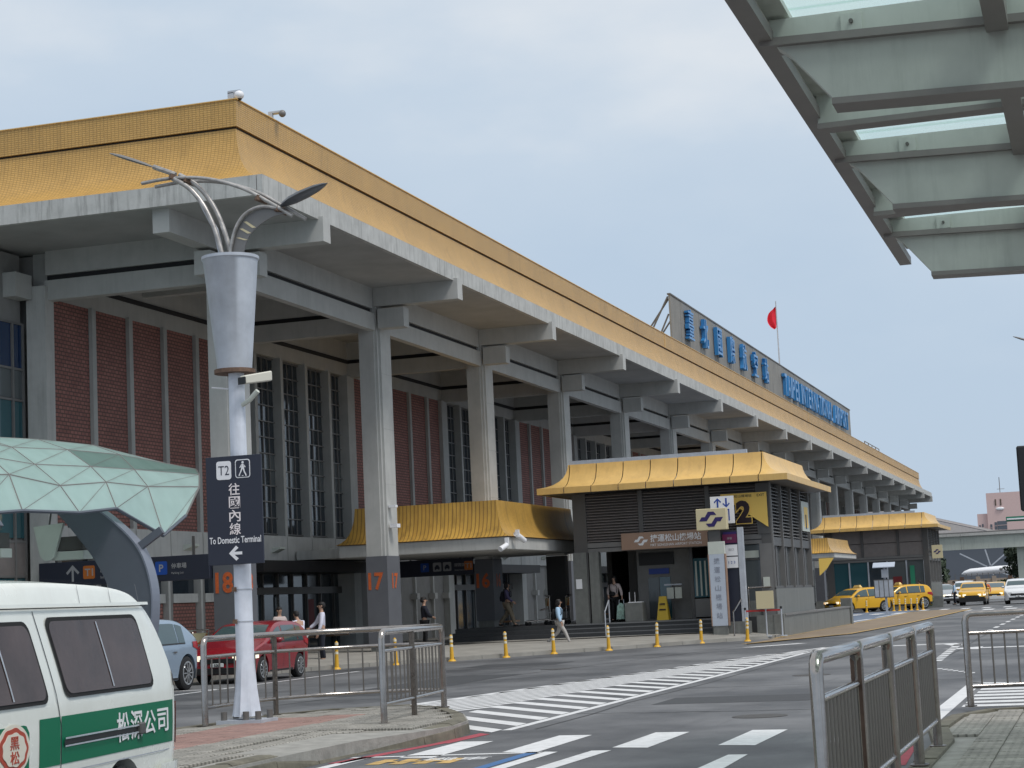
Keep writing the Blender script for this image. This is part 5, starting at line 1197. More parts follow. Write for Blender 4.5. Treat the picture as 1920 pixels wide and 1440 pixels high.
# ================================================================== VEHICLES
def lerp_profile(prof, x):
    for (x0, z0), (x1, z1) in zip(prof, prof[1:]):
        if x0 <= x <= x1:
            t = (x-x0)/(x1-x0) if x1 > x0 else 0; return z0+(z1-z0)*t
    return prof[-1][1] if x > prof[-1][0] else prof[0][1]
def smooth_profile(prof, it=2):
    for _ in range(it):
        out = [prof[0]]
        for a, b in zip(prof, prof[1:]):
            out += [(a[0]*.75+b[0]*.25, a[1]*.75+b[1]*.25), (a[0]*.25+b[0]*.75, a[1]*.25+b[1]*.75)]
        out.append(prof[-1]); prof = out
    return prof
class Car:
    """body running along +x (nose at +x), y = width; parts are added in the car's own frame"""
    def __init__(s, name, label, cat, paint, L, W, top, belt, wheels, wr, zb=.22, tumble=.17, endr=.35, group=None, roofx=None, planp=2.6, it=2, endk=.34):
        s.endk = endk
        s.L, s.W, s.belt, s.wheels, s.wr, s.zb, s.tumble, s.endr, s.planp = L, W, belt, wheels, wr, zb, tumble, endr, planp
        s.top = smooth_profile(top, it); s.t = thing(name, label, cat, (0,0,0), group=group); s.zr = max(p[1] for p in s.top)
        xs = sorted(set([round(-L/2+L*k/72, 4) for k in range(73)])); zl = 11
        rows = []
        for x in xs:
            zt = s.ztop(x); z0 = s.zlow(x); col = []
            for k in range(zl):
                z = z0+(max(zt-.05, z0+.02)-z0)*k/(zl-1); col.append((x, s.hw(x, z), z))
            y_ = col[-1][1]
            col.append((x, y_-.035, zt-.012)); col.append((x, y_*.62, zt+s.crown(x)*.75)); col.append((x, 0, zt+s.crown(x)))
            rows.append(col)
        mb = MB(); ring_n = 0
        rings = []
        for col in rows:
            left = [(p[0], -p[1], p[2]) for p in col[:-1]]; r = col+left[::-1]; rings.append(r)
        n = len(rings[0])
        vs = [p for r in rings for p in r]; fs = []
        for i in range(len(rings)-1):
            for k in range(n-1): a = i*n+k; fs.append((a, a+1, a+1+n, a+n))
            fs.append((i*n+n-1, i*n, (i+1)*n, (i+1)*n+n-1))
        fs.append(tuple(range(n))); fs.append(tuple((len(rings)-1)*n+k for k in range(n))[::-1])
        mb.add(vs, fs); s.body = mb.build('body', paint, s.t, smooth=38, world=False)
        s.wheels_()
    def crown(s, x): return .02
    def ztop(s, x): return lerp_profile(s.top, x)
    def zlow(s, x):
        z = s.zb
        for wx in s.wheels:
            d = abs(x-wx); r = s.wr+.06
            if d < r: z = max(z, s.wr+math.sqrt(r*r-d*d)*.98)
        e = min(x+s.L/2, s.L/2-x)
        return min(max(z, s.zb+max(0, .12-e)*.6), s.ztop(x)-.03)
    def hw(s, x, z):
        e = min(x+s.L/2, s.L/2-x)
        w_ = s.W/2*(1-s.endk*max(0, 1-e/s.endr)**s.planp)
        if z > s.belt: w_ -= s.tumble*((z-s.belt)/(s.zr-s.belt))**1.15
        elif z < s.belt-.1: w_ -= .045*((s.belt-.1-z)/(s.belt-.1-s.zb))**2
        return w_
    def side(s, name, m, top, bot, xa, xb, sides=(1,-1), off=.006, n=14, parent=None, **k):
        for sg in sides:
            r = []
            for i in range(n+1):
                x = xa+(xb-xa)*i/n; zt = top(x) if callable(top) else top; zb_ = bot(x) if callable(bot) else bot
                zt = max(zt, zb_+.002); r.append([(x, sg*(s.hw(x, zb_+(zt-zb_)*j/4)+off), zb_+(zt-zb_)*j/4) for j in range(5)])
            mb = MB(); mb.loft(r, cap=False, closed=False); mb.build(name, m, parent or s.t, smooth=40, world=False, **k)
    def topp(s, name, m, xa, xb, wf, off=.006, n=8, parent=None, ym=0.):
        r = []
        for i in range(n+1):
            x = xa+(xb-xa)*i/n; sl = (s.ztop(x+.02)-s.ztop(x-.02))/.04; nn = Vector((-sl,0,1)).normalized()*off; w_ = (wf(x) if callable(wf) else wf)
            r.append([(x+nn.x, ym+w_*j, s.ztop(x)+s.crown(x)*(1-(abs(j))**2*.5)+nn.z) for j in (-1,-.6,0,.6,1)])
        mb = MB(); mb.loft(r, cap=False, closed=False); return mb.build(name, m, parent or s.t, smooth=40, world=False)
    def nose(s, name, m, x, ya, yb, za, zb_, th=.02, parent=None):
        """slab on the front (x>0) or rear end"""
        sg = 1 if x > 0 else -1
        return MB().box(min(x,x+sg*th),max(x,x+sg*th),ya,yb,za,zb_).build(name, m, parent or s.t, world=False, bevel=.006)
    def wheels_(s):
        for wx in s.wheels:
            for sg in (1,-1):
                y = sg*(s.W/2-.01); wh = s.wr
                ty_ = []
                for yy, r in ((0,.72),(.005,.92),(.03,1),(.17,1),(.2,.92),(.2,.6)): ty_.append([(wx+wh*r*math.cos(2*math.pi*k/24), y-sg*yy, s.wr+wh*r*math.sin(2*math.pi*k/24)) for k in range(24)])
                W_ = MB().loft(ty_).build('wheel', M['blackrub'], s.t, smooth=40, world=False)
                rm = MB(); R_ = wh*.70
                rm.loft([[(wx+rr*math.cos(2*math.pi*k/20), y+sg*oy, s.wr+rr*math.sin(2*math.pi*k/20)) for k in range(20)] for rr, oy in ((R_,.0),(R_,.008),(R_*.88,.008),(R_*.86,-.02))], cap=False)
                for k in range(10):
                    a = 2*math.pi*k/10; d = Vector((math.cos(a),0,math.sin(a))); c = Vector((wx, y-sg*.006, s.wr)); rm.beam(c+d*R_*.12, c+d*R_*.9, .045*wh/.3, .02)
                rm.cyl((0,0,0),0.0001,.0001,3) if False else None
                rm.build('rim', M['rim'], W_, world=False)
                MB().loft([[(wx+rr*math.cos(2*math.pi*k/16), y-sg*.03, s.wr+rr*math.sin(2*math.pi*k/16)) for k in range(16)] for rr in (R_*.86,)], cap=True).build('brake_shadow', M['black'], W_, world=False) if False else MB().quad(*[(wx+R_*.9*math.cos(2*math.pi*k/16), y-sg*.035, s.wr+R_*.9*math.sin(2*math.pi*k/16)) for k in range(16)]).build('hub', M['carblack'], W_, world=False)
    def place(s, x, y, ang, z=0.):
        s.t.location = (x,y,z); s.t.rotation_euler = (0,0,ang); return s.t
def std_car(name, label, cat, paint, L=4.2, W=1.7, kind='hatch', lit=True, group=None, glass='carglass', trim=None, taxi=False, platet=None, H=1.47):
    h = H/1.47; hl = L/2
    if kind == 'hatch':
        top = [(-hl,.45*h),(-hl+.02,.72*h),(-hl+.05,.98*h),(-hl+.22,1.22*h),(-hl+.45,1.40*h),(-hl+1.0,1.47*h),(-hl+1.7,1.47*h),(-hl+2.2,1.40*h),(hl-1.05,1.02*h),(hl-.75,.94*h),(hl-.3,.82*h),(hl-.06,.66*h),(hl-.01,.5*h),(hl,.38*h)]
        wsx = (-hl+2.15, hl-1.12); belt = .93*h; rear = -hl+.62
    elif kind == 'fastback':
        top = [(-hl,.55*h),(-hl+.02,.80*h),(-hl+.06,.98*h),(-hl+.25,1.06*h),(-hl+.62,1.28*h),(-hl+.95,1.42*h),(-hl+1.6,1.47*h),(-hl+2.2,1.46*h),(-hl+2.7,1.37*h),(hl-1.2,1.0*h),(hl-1.0,.94*h),(hl-.35,.85*h),(hl-.07,.7*h),(hl-.01,.55*h),(hl,.4*h)]
        wsx = (-hl+2.5, hl-1.3); belt = .93*h; rear = -hl+.95
    elif kind == 'suv':
        top = [(-hl,.5*h),(-hl+.02,.8*h),(-hl+.08,1.0*h),(-hl+.3,1.30*h),(-hl+.5,1.42*h),(-hl+1.1,1.47*h),(-hl+2.0,1.46*h),(-hl+2.5,1.38*h),(hl-1.3,1.02*h),(hl-1.0,.95*h),(hl-.35,.87*h),(hl-.07,.74*h),(hl-.01,.55*h),(hl,.4*h)]
        wsx = (-hl+2.5, hl-1.38); belt = .95*h; rear = -hl+.75
    else:  # mpv
        top = [(-hl,.5*h),(-hl+.02,.8*h),(-hl+.06,1.0*h),(-hl+.2,1.25*h),(-hl+.4,1.42*h),(-hl+1.1,1.47*h),(-hl+2.3,1.46*h),(-hl+2.9,1.34*h),(hl-1.0,.98*h),(hl-.75,.9*h),(hl-.3,.78*h),(hl-.05,.62*h),(hl-.01,.5*h),(hl,.38*h)]
        wsx = (-hl+2.8, hl-1.05); belt = .92*h; rear = -hl+.5
    wr = .31*h if kind not in ('suv','fastback') else .345*h
    c = Car(name, label, cat, paint, L, W, top, belt, (-hl+.78, hl-.82), wr, zb=.22*h, group=group)
    g = M[glass]
    c.topp('windscreen', g, wsx[0]+.05, wsx[1]-.02, lambda x: c.hw(x, c.ztop(x))-.10)
    c.topp('rear_window', g, -hl+.10, -hl+.42, lambda x: c.hw(x, c.ztop(x))-.14)
    tl = lambda x: min(c.ztop(x)-.10, c.zr-.11)
    bl_ = lambda x: belt+.02+.03*(hl-x)/L
    m1 = (rear+wsx[1])/2+.12
    for (a, b) in ((m1+.04, wsx[1]-.16), (rear+.32, m1-.04), (rear-.05, rear+.27)):
        c.side('side_window', g, tl, bl_, a, b)
    c.side('window_trim', M['carblack'], lambda x: bl_(x)-.0, lambda x: bl_(x)-.03, rear-.05, wsx[1]-.1, off=.008)
    c.side('sill_trim', M['carblack'], .34*h if kind == 'suv' else .27*h, .225*h, -hl+1.2, hl-1.25, off=.004)
    for sg in (1,-1):
        MB().ell((wsx[1]-.38, sg*(c.hw(wsx[1]-.3,belt+.05)+.12), belt+.07), .08,.11,.075).build('wing_mirror', paint, c.t, smooth=60, world=False)
    for x in (m1+.18, rear+.5): c.side('door_handle', trim or paint, .80*h, .77*h, x-.09, x+.09, off=.02, n=3)
    for x in (m1, wsx[1]-.25): c.side('door_gap', M['carblack'], belt, .32*h, x-.006, x+.006, off=.003, n=2)
    lm = M['lamplit'] if lit else M['lampclear']
    c.side('headlight', lm, lambda x: .76*h-.10*(x-hl+.55)/.5, lambda x: .60*h-.02*(x-hl+.55)/.5, hl-.52, hl-.07, off=.012, n=8)
    for sg in (1,-1): c.nose('headlight_front', lm, hl-.09, sg*W*.28-.1, sg*W*.28+.12, .57*h,.70*h,.06)
    gr = c.nose('grille', M['carblack'], hl-.02, -W*.27, W*.27, .50*h, .62*h, .03); c.nose('lower_grille', M['carblack'], hl-.015, -W*.33, W*.33, .24*h, .40*h, .03)
    pl = c.nose('number_plate', M['plate'], hl+.01, -.17,.17, .42*h,.51*h,.015)
    if platet: text_mb(platet, .07, (hl+.032,0,.465*h), (0,1,0), (0,0,1), .002, bold=.03).build('plate_print', M['carblack'], pl, world=False)
    c.side('tail_light', M['lampred'], lambda x: min(.98*h, c.ztop(x)-.05), lambda x: .74*h+.14*(x+hl)/.5, -hl+.06, -hl+.52, off=.012, n=8)
    for sg in (1,-1): c.nose('tail_light', M['lampred'], -hl+.03, sg*W*.3-.14, sg*W*.3+.12, .76*h,.92*h,.05)
    c.nose('rear_plate', M['plate'], -hl-.0, -.17,.17,.6*h,.7*h,.015)
    if trim:
        c.side('arch_trim', trim, .42*h, .23*h, -hl+.02, -hl+.35, off=.006); c.side('arch_trim', trim, .42*h,.23*h, hl-.4, hl-.03, off=.006)
    if taxi:
        MB().loft([[(-.1+x_, y_, c.zr+.02) for x_, y_ in ((-.12,-.3),(.12,-.3),(.12,.3),(-.12,.3))], [(-.1+x_, y_, c.zr+.17) for x_, y_ in ((-.05,-.22),(.05,-.22),(.05,.22),(-.05,.22))]]).build('roof_light', mat('pale_taxi_lamp', (.75,.55,.2), .4), c.t, world=False)
    return c
# --- green and white van, cut by the left edge
def van():
    L, W, H = 4.35, 1.69, 1.88; hl = L/2
    top = [(-hl,.62),(-hl+.02,.84),(-hl+.06,1.08),(-hl+.22,1.46),(-hl+.40,1.72),(-hl+.60,1.82),(-hl+1.1,1.87),(0,1.89),(hl-1.1,1.86),(hl-.75,1.74),(hl-.22,1.12),(hl-.1,1.0),(hl-.01,.62),(hl,.4)]
    c = Car('van', 'white van with green side stripe and round red emblem at the left edge', 'van', M['van'], L, W, top, 1.12, (-hl+1.04, hl-.85), .31, zb=.30, tumble=.13, endr=.16, planp=2.0, endk=.10)
    s = (1,)      # the side the photograph shows; the other side gets the same windows
    c.crown = lambda x: .05
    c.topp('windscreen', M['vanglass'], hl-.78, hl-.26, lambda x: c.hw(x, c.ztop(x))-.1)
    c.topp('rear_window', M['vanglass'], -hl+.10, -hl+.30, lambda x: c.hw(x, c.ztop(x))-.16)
    def win(xa, xb, z0, z1, slr=.0, name='side_window'):
        # dark rubber surround, then the pane with its painted brown reflections and a sliding division
        def poly(d):
            a, b, lo, hi = xa+d, xb-d, z0+d, z1-d; r = .07
            def zt(x):
                q = min(x-a-slr*(0), b-x); return hi-(r-math.sqrt(max(0, r*r-(r-min(r, max(0,q)))**2)))
            def zbq(x):
                q = min(x-a, b-x); return lo+(r-math.sqrt(max(0, r*r-(r-min(r, max(0,q)))**2)))
            return a, b, zt, zbq
        a, b, zt, zb_ = poly(0)
        # raked rear edge: shift x with height on the rearmost window
        for sg in (1,-1):
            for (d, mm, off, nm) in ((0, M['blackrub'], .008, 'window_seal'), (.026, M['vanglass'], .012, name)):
                a, b, zt, zb_ = poly(d); r_ = []
                for i in range(25):
                    t = i/24; t = .5-.5*math.cos(math.pi*t); row = []
                    for j in range(6):
                        x = a+(b-a)*t; lo, hi = zb_(x), zt(x); z = lo+(hi-lo)*j/5; xx = x+slr*(z-z0)
                        row.append((xx, sg*(c.hw(xx, z)+off), z))
                    r_.append(row)
                mb = MB(); mb.loft(r_, cap=False, closed=False); o = mb.build(nm, mm, c.t, smooth=40, world=False)
            xm = (xa+xb)/2-.02
            mb = MB(); mb.loft([[(x+slr*(.04+(z1-z0-.08)*j/5), sg*(c.hw(x, z0+.04+(z1-z0-.08)*j/5)+.017), z0+.04+(z1-z0-.08)*j/5) for j in range(6)] for x in (xm-.009, xm+.009)], cap=False, closed=False); mb.build('window_division', M['galv'], c.t, world=False)
    win(-hl+.50, -hl+1.95, 1.13, 1.65, slr=.28)
    win(-hl+2.19, -hl+3.2, 1.11, 1.63, slr=.28)
    win(-hl+3.3, hl-.42, 1.13, 1.60, slr=-.5)
    for xa, xb in ((-hl+.03, -hl+2.02),(-hl+2.035, -hl+2.33)):
        c.side('green_stripe', M['vangreen'], 1.02, .72, xa, xb, off=.003)
    c.side('green_stripe', M['vangreen'], lambda x: 1.0-.05*max(0, 1-(x-(-hl+2.47))/.06)**2, .72, -hl+2.47, hl-.35, off=.003, n=40)
    def seam(x0, z0, z1, sl):
        for sg in (1,-1):
            mb = MB(); mb.loft([[(x0+q+max(0,z-.95)*sl, sg*(c.hw(x0, z)+.004), z) for z in [z0+(z1-z0)*j/12 for j in range(13)]] for q in (0, .009)], cap=False, closed=False); mb.build('panel_gap', M['carblack'], c.t, world=False)
    seam(-hl+2.02, .42, 1.69, .27); seam(-hl+3.27, .42, 1.69, -.1)
    c.side('panel_gap', M['framemid'], .95, 1.0, -hl+.5, -hl+.505, off=.003, n=2)
    for x in (-hl+.52, -hl+1.0, -hl+1.5): 
        c.side('roof_seam', M['framemid'], c.zr-.02, 1.73, x, x+.005, off=.004, n=2)
        r = [[(x+q, y, c.ztop(x)+.05*(1-(abs(y)/.75)**2)+.003) for y in (-.68,-.4,0,.4,.68)] for q in (0,.006)]; mb = MB(); mb.loft(r, cap=False, closed=False); mb.build('roof_seam', M['framemid'], c.t, world=False)
    c.side('gutter', M['van'], 1.735, 1.715, -hl+.42, hl-.9, off=.03)
    c.side('gutter_shadow', M['carblack'], 1.712, 1.704, -hl+.42, hl-.9, off=.012)
    c.side('sliding_rail', M['carblack'], .872, .838, -hl+.80, -hl+2.0, off=.014); c.side('sliding_rail_cover', M['galv'], .886, .875, -hl+.78, -hl+2.0, off=.022); c.side('sliding_rail_cover', M['galv'], .836, .826, -hl+.80, -hl+2.0, off=.02)
    MB().box(-hl+.74,-hl+.83,W/2-.01,W/2+.035,.815,.895).build('rail_stop', M['framedark'], c.t, world=False, bevel=.008)
    c.side('bumper', M['van'], .58, .36, -hl-.0, -hl+.45, off=.035, n=6); c.nose('rear_bumper', M['van'], -hl+.0, -W*.36, W*.36, .36,.58,.07)
    c.side('body_crease', M['galv'], .672, .664, -hl+.1, hl-.5, off=.006)
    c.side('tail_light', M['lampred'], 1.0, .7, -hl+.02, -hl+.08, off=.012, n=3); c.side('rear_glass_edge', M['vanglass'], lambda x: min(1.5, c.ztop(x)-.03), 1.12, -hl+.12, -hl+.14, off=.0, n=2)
    for sg in (1,-1): c.nose('headlight', M['lampclear'], hl-.05, sg*.55-.16, sg*.55+.16,.62,.8,.05)
    # lettering reads along the side seen from the road: right hand = towards the rear
    yp = W/2+.004
    for i, ch in enumerate('松深公司'):
        x = -hl+1.075-.235*i
        text_mb(ch, .165 if i > 1 else .20, (x, c.hw(x,.88)+.006, .885), (-1,0,0), (0,0,1), .003, bold=.012, width=.20).build('lettering', M['white'], c.t, world=False)
    bxx = -hl+2.69
    cf = mat('cream_emblem_field', (.72,.68,.58), .5); br_ = mat('brick_red_print', (.42,.06,.03), .5)
    def oval(rx, rz, k, y, m, nm, par): return flat_mb([(rx*math.cos(a)*(1+k*math.cos(9*a)), rz*math.sin(a)*(1+k*math.cos(9*a))) for a in [2*math.pi*q/72 for q in range(72)]], (bxx, c.hw(bxx,.9)+y, .865), (-1,0,0), (0,0,1), .003).build(nm, m, par, world=False)
    em = oval(.215, .15, 0, .005, cf, 'emblem_plate', c.t)
    oval(.185, .128, .03, .0085, br_, 'emblem_ring', em); oval(.150, .100, .04, .012, cf, 'emblem_field', em)
    for i, ch in enumerate('黑松'): text_mb(ch, .078, (bxx, c.hw(bxx,.9)+.0155, .905-.087*i), (-1,0,0), (0,0,1), .003, bold=.006, width=.115).build('emblem_print', br_, em, world=False)
    return c
v = van()
# rear corner at (-6.60, 12.6); body runs towards -Y, its left side faces the road (+X)
ang = R(-90)+.10*0-0.10*-1
ang = math.atan2(-math.cos(.10), math.sin(.10))
d = Vector((math.cos(ang), math.sin(ang))); lft = Vector((-d.y, d.x))
ctr = Vector((-6.60,12.62))+d*(4.35/2)-lft*(1.69/2)
v.place(ctr.x, ctr.y, ang)
# --- red hatchback facing the camera
c = std_car('red_car', 'dark red hatchback with lit headlights parked by the kerb, facing the camera', 'car', M['red'], L=3.95, W=1.70, kind='hatch', platet='530', H=1.44)
c.place(-20.45, 42.85, R(-90)+.03)
c = std_car('blue_grey_car', 'blue grey SUV half hidden behind the van, its tail showing', 'car', M['silverblue'], L=4.5, W=1.8, kind='fastback', lit=False, H=1.62, trim=M['framedark'])
c.place(-20.75, 36.95, R(-90)+.04)
# --- taxis
c = std_car('taxi', 'yellow people carrier taxi turning out, front pointing left beside the granite pier', 'taxi', M['yellow'], L=4.55, W=1.72, kind='mpv', taxi=True, H=1.56, group='yellow taxis')
c.place(-15.0, 119.5, R(-90)-.66)
c = std_car('taxi', 'yellow SUV taxi turning out just right of the people carrier taxi', 'taxi', M['yellow'], L=4.45, W=1.8, kind='suv', taxi=True, H=1.62, group='yellow taxis', trim=M['carblack'])
c.place(-12.95, 124.0, R(-90)-.9)
c = std_car('taxi', 'yellow taxi with black lower bumper driving straight at the camera', 'taxi', M['yellow'], L=4.4, W=1.8, kind='suv', H=1.6, group='yellow taxis', trim=M['carblack'], platet='TDA')
c.nose('black_bumper', M['carblack'], 2.19, -.86,.86,.24,.56,.06)
c.place(-8.75, 133.5, R(-90))
c = std_car('taxi', 'yellow taxi with white bumper behind and right of the oncoming taxi', 'taxi', M['yellow'], L=4.4, W=1.75, kind='hatch', H=1.5, group='yellow taxis')
c.nose('white_bumper', M['carwhite'], 2.18, -.8,.8,.24,.46,.05)
c.place(-8.0, 147, R(-90))
c = std_car('white_car', 'white SUV driving towards the camera at the right edge', 'car', M['carwhite'], L=4.5, W=1.85, kind='suv', H=1.66, lit=False, platet='AB')
c.place(-5.55, 130.5, R(-90))
c = std_car('silver_car', 'silver car waiting beside the far pavilion corner', 'car', M['silver'], L=4.4, W=1.75, kind='hatch', lit=True, H=1.5)
c.place(-12.0, 148, R(-90)+.35)
c = std_car('white_car', 'white car behind the oncoming taxi, only its roof showing', 'car', M['carwhite'], L=4.4, W=1.75, kind='mpv', lit=False, H=1.7)
c.place(-11.2, 160, R(-90))

# ================================================================== PEOPLE
def skin_mesh(name, verts, edges, radii, m, parent, sub=1, root=0):
    me = bpy.data.meshes.new(name); me.from_pydata(verts, edges, []); o = bpy.data.objects.new(name, me); C.objects.link(o)
    md_ = o.modifiers.new('skin', 'SKIN'); md_.use_smooth_shade = True
    lay = me.skin_vertices[0].data
    for i, r in enumerate(radii):
        lay[i].radius = (r, r) if not isinstance(r, tuple) else r; lay[i].use_root = (i == root)
    ss = o.modifiers.new('sub', 'SUBSURF'); ss.levels = sub; ss.render_levels = sub
    bpy.context.view_layer.update(); dg = bpy.context.evaluated_depsgraph_get(); nm = bpy.data.meshes.new_from_object(o.evaluated_get(dg))
    bpy.data.objects.remove(o); bpy.data.meshes.remove(me)
    nm.materials.clear(); nm.materials.append(m)
    for p in nm.polygons: p.use_smooth = True
    o = bpy.data.objects.new(name, nm); C.objects.link(o); o.parent = parent; return o
def person(label, x, y, z, ang, H=1.7, legs='stand', arms=((.28,.02,1.12,.30,.12,.88),(.28,.02,1.12,.30,.12,.88)), shirt='shirtwhite', trousers='clothdark', shoes='shoedark', hair='short', lean=0., stride=.32, sleeves=True, jacket=False, wide=1.0, headturn=0., skirt=False):
    """figure faces local +y; arms = (elbow x,y,z, wrist x,y,z) for right(+x) and left"""
    t = thing('person', label, 'person', (x,y,z), ang); t.scale = (1,1,1)
    s = H/1.75
    V = []; E_ = []; Rr = []
    def v(p, r, link=None):
        ly = lean*max(0, p[2]-.95)
        V.append((p[0]*s, (p[1]+ly)*s, p[2]*s)); Rr.append(r*s if not isinstance(r, tuple) else tuple(q*s for q in r)); i = len(V)-1
        if link is not None: E_.append((link, i))
        return i
    pel = v((0,0,.95),(.135*wide,.105)); sp = v((0,0,1.14),(.12*wide,.09),pel); ch = v((0,.0,1.32),(.15*wide,.10),sp); nk0 = v((0,-.01,1.45),(.07,.06),ch); nk = v((0,.0,1.52),.05,nk0)
    h1 = v((0,.015,1.585),(.062,.075),nk); h2 = v((0,.012,1.66),(.078,.095),h1); h3 = v((0,.0,1.72),(.055,.07),h2)
    J = {}
    for sg, a in ((1,arms[0]),(-1,arms[1])):
        shd = v((sg*.19,0,1.40),.058,ch); el = v((sg*a[0],a[1],a[2]),.042,shd); wr_ = v((sg*a[3],a[4],a[5]),.028,el)
        dv = (Vector((sg*a[3],a[4],a[5]))-Vector((sg*a[0],a[1],a[2]))).normalized(); pr = Vector((0,1,0)) if abs(dv.y) < .8 else Vector((0,0,1)); sd_ = dv.cross(pr).normalized(); pr = sd_.cross(dv)
        w0 = Vector((sg*a[3],a[4],a[5])); pal = v(tuple(w0+dv*.06),(.032,.024),wr_)
        for k in range(4):
            o_ = pr*(.027-.018*k); L_ = (.075,.088,.082,.062)[k]
            f1 = v(tuple(w0+dv*.10+o_),.0105,pal); f2 = v(tuple(w0+dv*(.10+L_*.5)+o_+sd_*.008),.009,f1); v(tuple(w0+dv*(.10+L_*.9)+o_+sd_*.028),.007,f2)
        th = v(tuple(w0+dv*.05+pr*.045),.011,pal); v(tuple(w0+dv*.095+pr*.06),.009,th)
        J[sg] = (shd, el, wr_)
    for sg in (1,-1):
        if legs == 'walk': ky, kz, ay, az, ty = (stride*.55, .53, stride*.95, .11, .15) if sg > 0 else (-stride*.25, .51, -stride*1.35, .15, .13)
        else: ky, kz, ay, az, ty = (.02, .51, -.01+.03*sg, .09, .14)
        hip = v((sg*.095,0,.88),.092,pel); kn = v((sg*.10,ky,kz),.058,hip); an_ = v((sg*.10,ay,az),.036,kn); tip = v((sg*.115,ay+ty,max(.03,az-.07) if sg > 0 or legs != 'walk' else .03),(.038,.025),an_)
        J['L%d' % sg] = (hip, kn, an_, tip)
    body = skin_mesh('body', V, E_, Rr, M['skin'], t, 1)
    # face: nose, eyes, mouth, ears
    ly = lean*.7; f = MB()
    f.ell((0,(.112+ly)*s,1.635*s),.012*s,.018*s,.02*s,8,6); f.build('nose', M['skin'], t, smooth=60, world=False)
    f = MB()
    for q in (-.032,.032): f.ell((q*s,(.100+ly)*s,1.662*s),.012*s,.006*s,.006*s,8,6)
    f.ell((0,(.098+ly)*s,1.60*s),.022*s,.006*s,.005*s,8,6); f.build('eyes_and_mouth', M['hair'], t, world=False)
    f = MB()
    for q in (-.082,.082): f.ell((q*s,(.0+ly)*s,1.64*s),.012*s,.02*s,.03*s,8,6)
    f.build('ears', M['skin'], t, smooth=60, world=False)
    # clothes: fatter skins over the same joints
    def sub(name, idx, extra, m, link, root=0):
        mp_ = {j: k for k, j in enumerate(idx)}; vs_ = [V[j] for j in idx]; rs = []
        for j in idx:
            r = Rr[j]; rs.append(tuple(q+extra*s for q in r) if isinstance(r, tuple) else r+extra*s)
        skin_mesh(name, vs_, [(mp_[a], mp_[b]) for a, b in link], rs, m, t, 1, root)
    idx = [pel, sp, ch, nk0]+[j for sg in (1,-1) for j in (J[sg] if sleeves else J[sg][:2])]
    lk = [(pel,sp),(sp,ch),(ch,nk0)]
    for sg in (1,-1):
        lk += [(ch,J[sg][0]),(J[sg][0],J[sg][1])]+([(J[sg][1],J[sg][2])] if sleeves else [])
    sub('jacket' if jacket else 'shirt', idx, .03 if jacket else .018, M[shirt], lk)
    idx = [pel]+[j for sg in (1,-1) for j in J['L%d' % sg][:3]]; lk = []
    for sg in (1,-1): a = J['L%d' % sg]; lk += [(pel,a[0]),(a[0],a[1]),(a[1],a[2])]
    sub('trousers', idx, .04 if skirt else .016, M[trousers], lk)
    for sg in (1,-1):
        a = J['L%d' % sg]; p0 = Vector(V[a[2]]); p1 = Vector(V[a[3]]); dd = (p1-p0); dd.z = 0; dd.normalize()
        MB().ell((0,0,0),.048*s,.13*s,.045*s,10,6).build('shoe', M[shoes], t, smooth=60, world=False).location = (p0.x+dd.x*.06, p0.y+dd.y*.06, max(.045*s, p0.z-.06*s))
    hy = ly
    hm = MB()
    hm.ell((0,(-.015+hy)*s,1.70*s),.092*s,.108*s,.075*s,14,10); hm.ell((0,(-.045+hy)*s,1.655*s),.09*s,.085*s,.09*s,14,10)
    if hair == 'bob':
        hm.ell((0,(-.05+hy)*s,1.60*s),.10*s,.085*s,.13*s,14,10)
        for q in (-.075,.075): hm.ell((q*s,(.02+hy)*s,1.62*s),.03*s,.06*s,.09*s,10,8)
    hm.build('hair', M['hair'], t, smooth=60, world=False)
    return t, s
def backpack(label, p, y, ang, s, m='clothblack'):
    t = thing('backpack', label, 'backpack', p, ang)
    MB().ell((0,-.20*s,1.20*s),.15*s,.09*s,.22*s,14,10).build('bag', M[m], t, smooth=60, world=False)
    MB().ell((0,-.28*s,1.12*s),.11*s,.04*s,.12*s,12,8).build('front_pocket', M[m], t, smooth=60, world=False)
    for q in (-.11,.11): MB().tube([(q*s,-.14*s,1.36*s),(q*s,.0,1.49*s),(q*s,.12*s,1.38*s),(q*s,.12*s,1.2*s),(q*s*1.2,-.05*s,1.08*s)], .016, 6).build('strap', M[m], t, world=False)
    return t
AW = ((.26,.10,1.14,.27,.30,.98),(.26,-.12,1.12,.27,-.18,.86))
# facing: local +y -> world. angle 0 faces +Y, +90deg faces -X, -90deg faces +X
person('man in a white shirt and dark trousers standing behind the tail of the red car', -22.15, 51.3, .15, R(120), 1.74, 'stand', ((.27,.14,1.15,.24,.34,1.0),(.27,.05,1.12,.26,.14,.86)), 'shirtwhite', 'clothdark')
person('person with dark hair seen only above the roof of the red car', -23.0, 50.2, .2, R(-120), 1.60, 'stand', shirt='clothpink', trousers='clothdark', hair='short')
person('person in a white top bending behind the rear of the red car', -21.95, 49.4, .16, R(60), 1.50, 'stand', ((.25,.25,1.05,.2,.42,.9),(.25,.25,1.05,.2,.42,.9)), 'shirtwhite', 'clothgrey', lean=.45)
person('man in dark clothes looking at his hands in shade right of column 17', -22.2, 60.2, .24, R(-60), 1.70, 'stand', ((.24,.10,1.14,.10,.26,1.06),(.24,.10,1.14,.10,.26,1.06)), 'clothdark', 'clothblack', jacket=True)
p, s = person('woman in a muted purple top and wide khaki trousers walking past column 16', -20.95, 65.7, .75, R(-90), 1.62, 'walk', AW, 'clothpurple', 'clothkhaki', hair='bob', stride=.30, skirt=True)
backpack('dark backpack on the woman in wide khaki trousers', (-20.95,65.7,.75), 0, R(-90), s, 'clothdark')
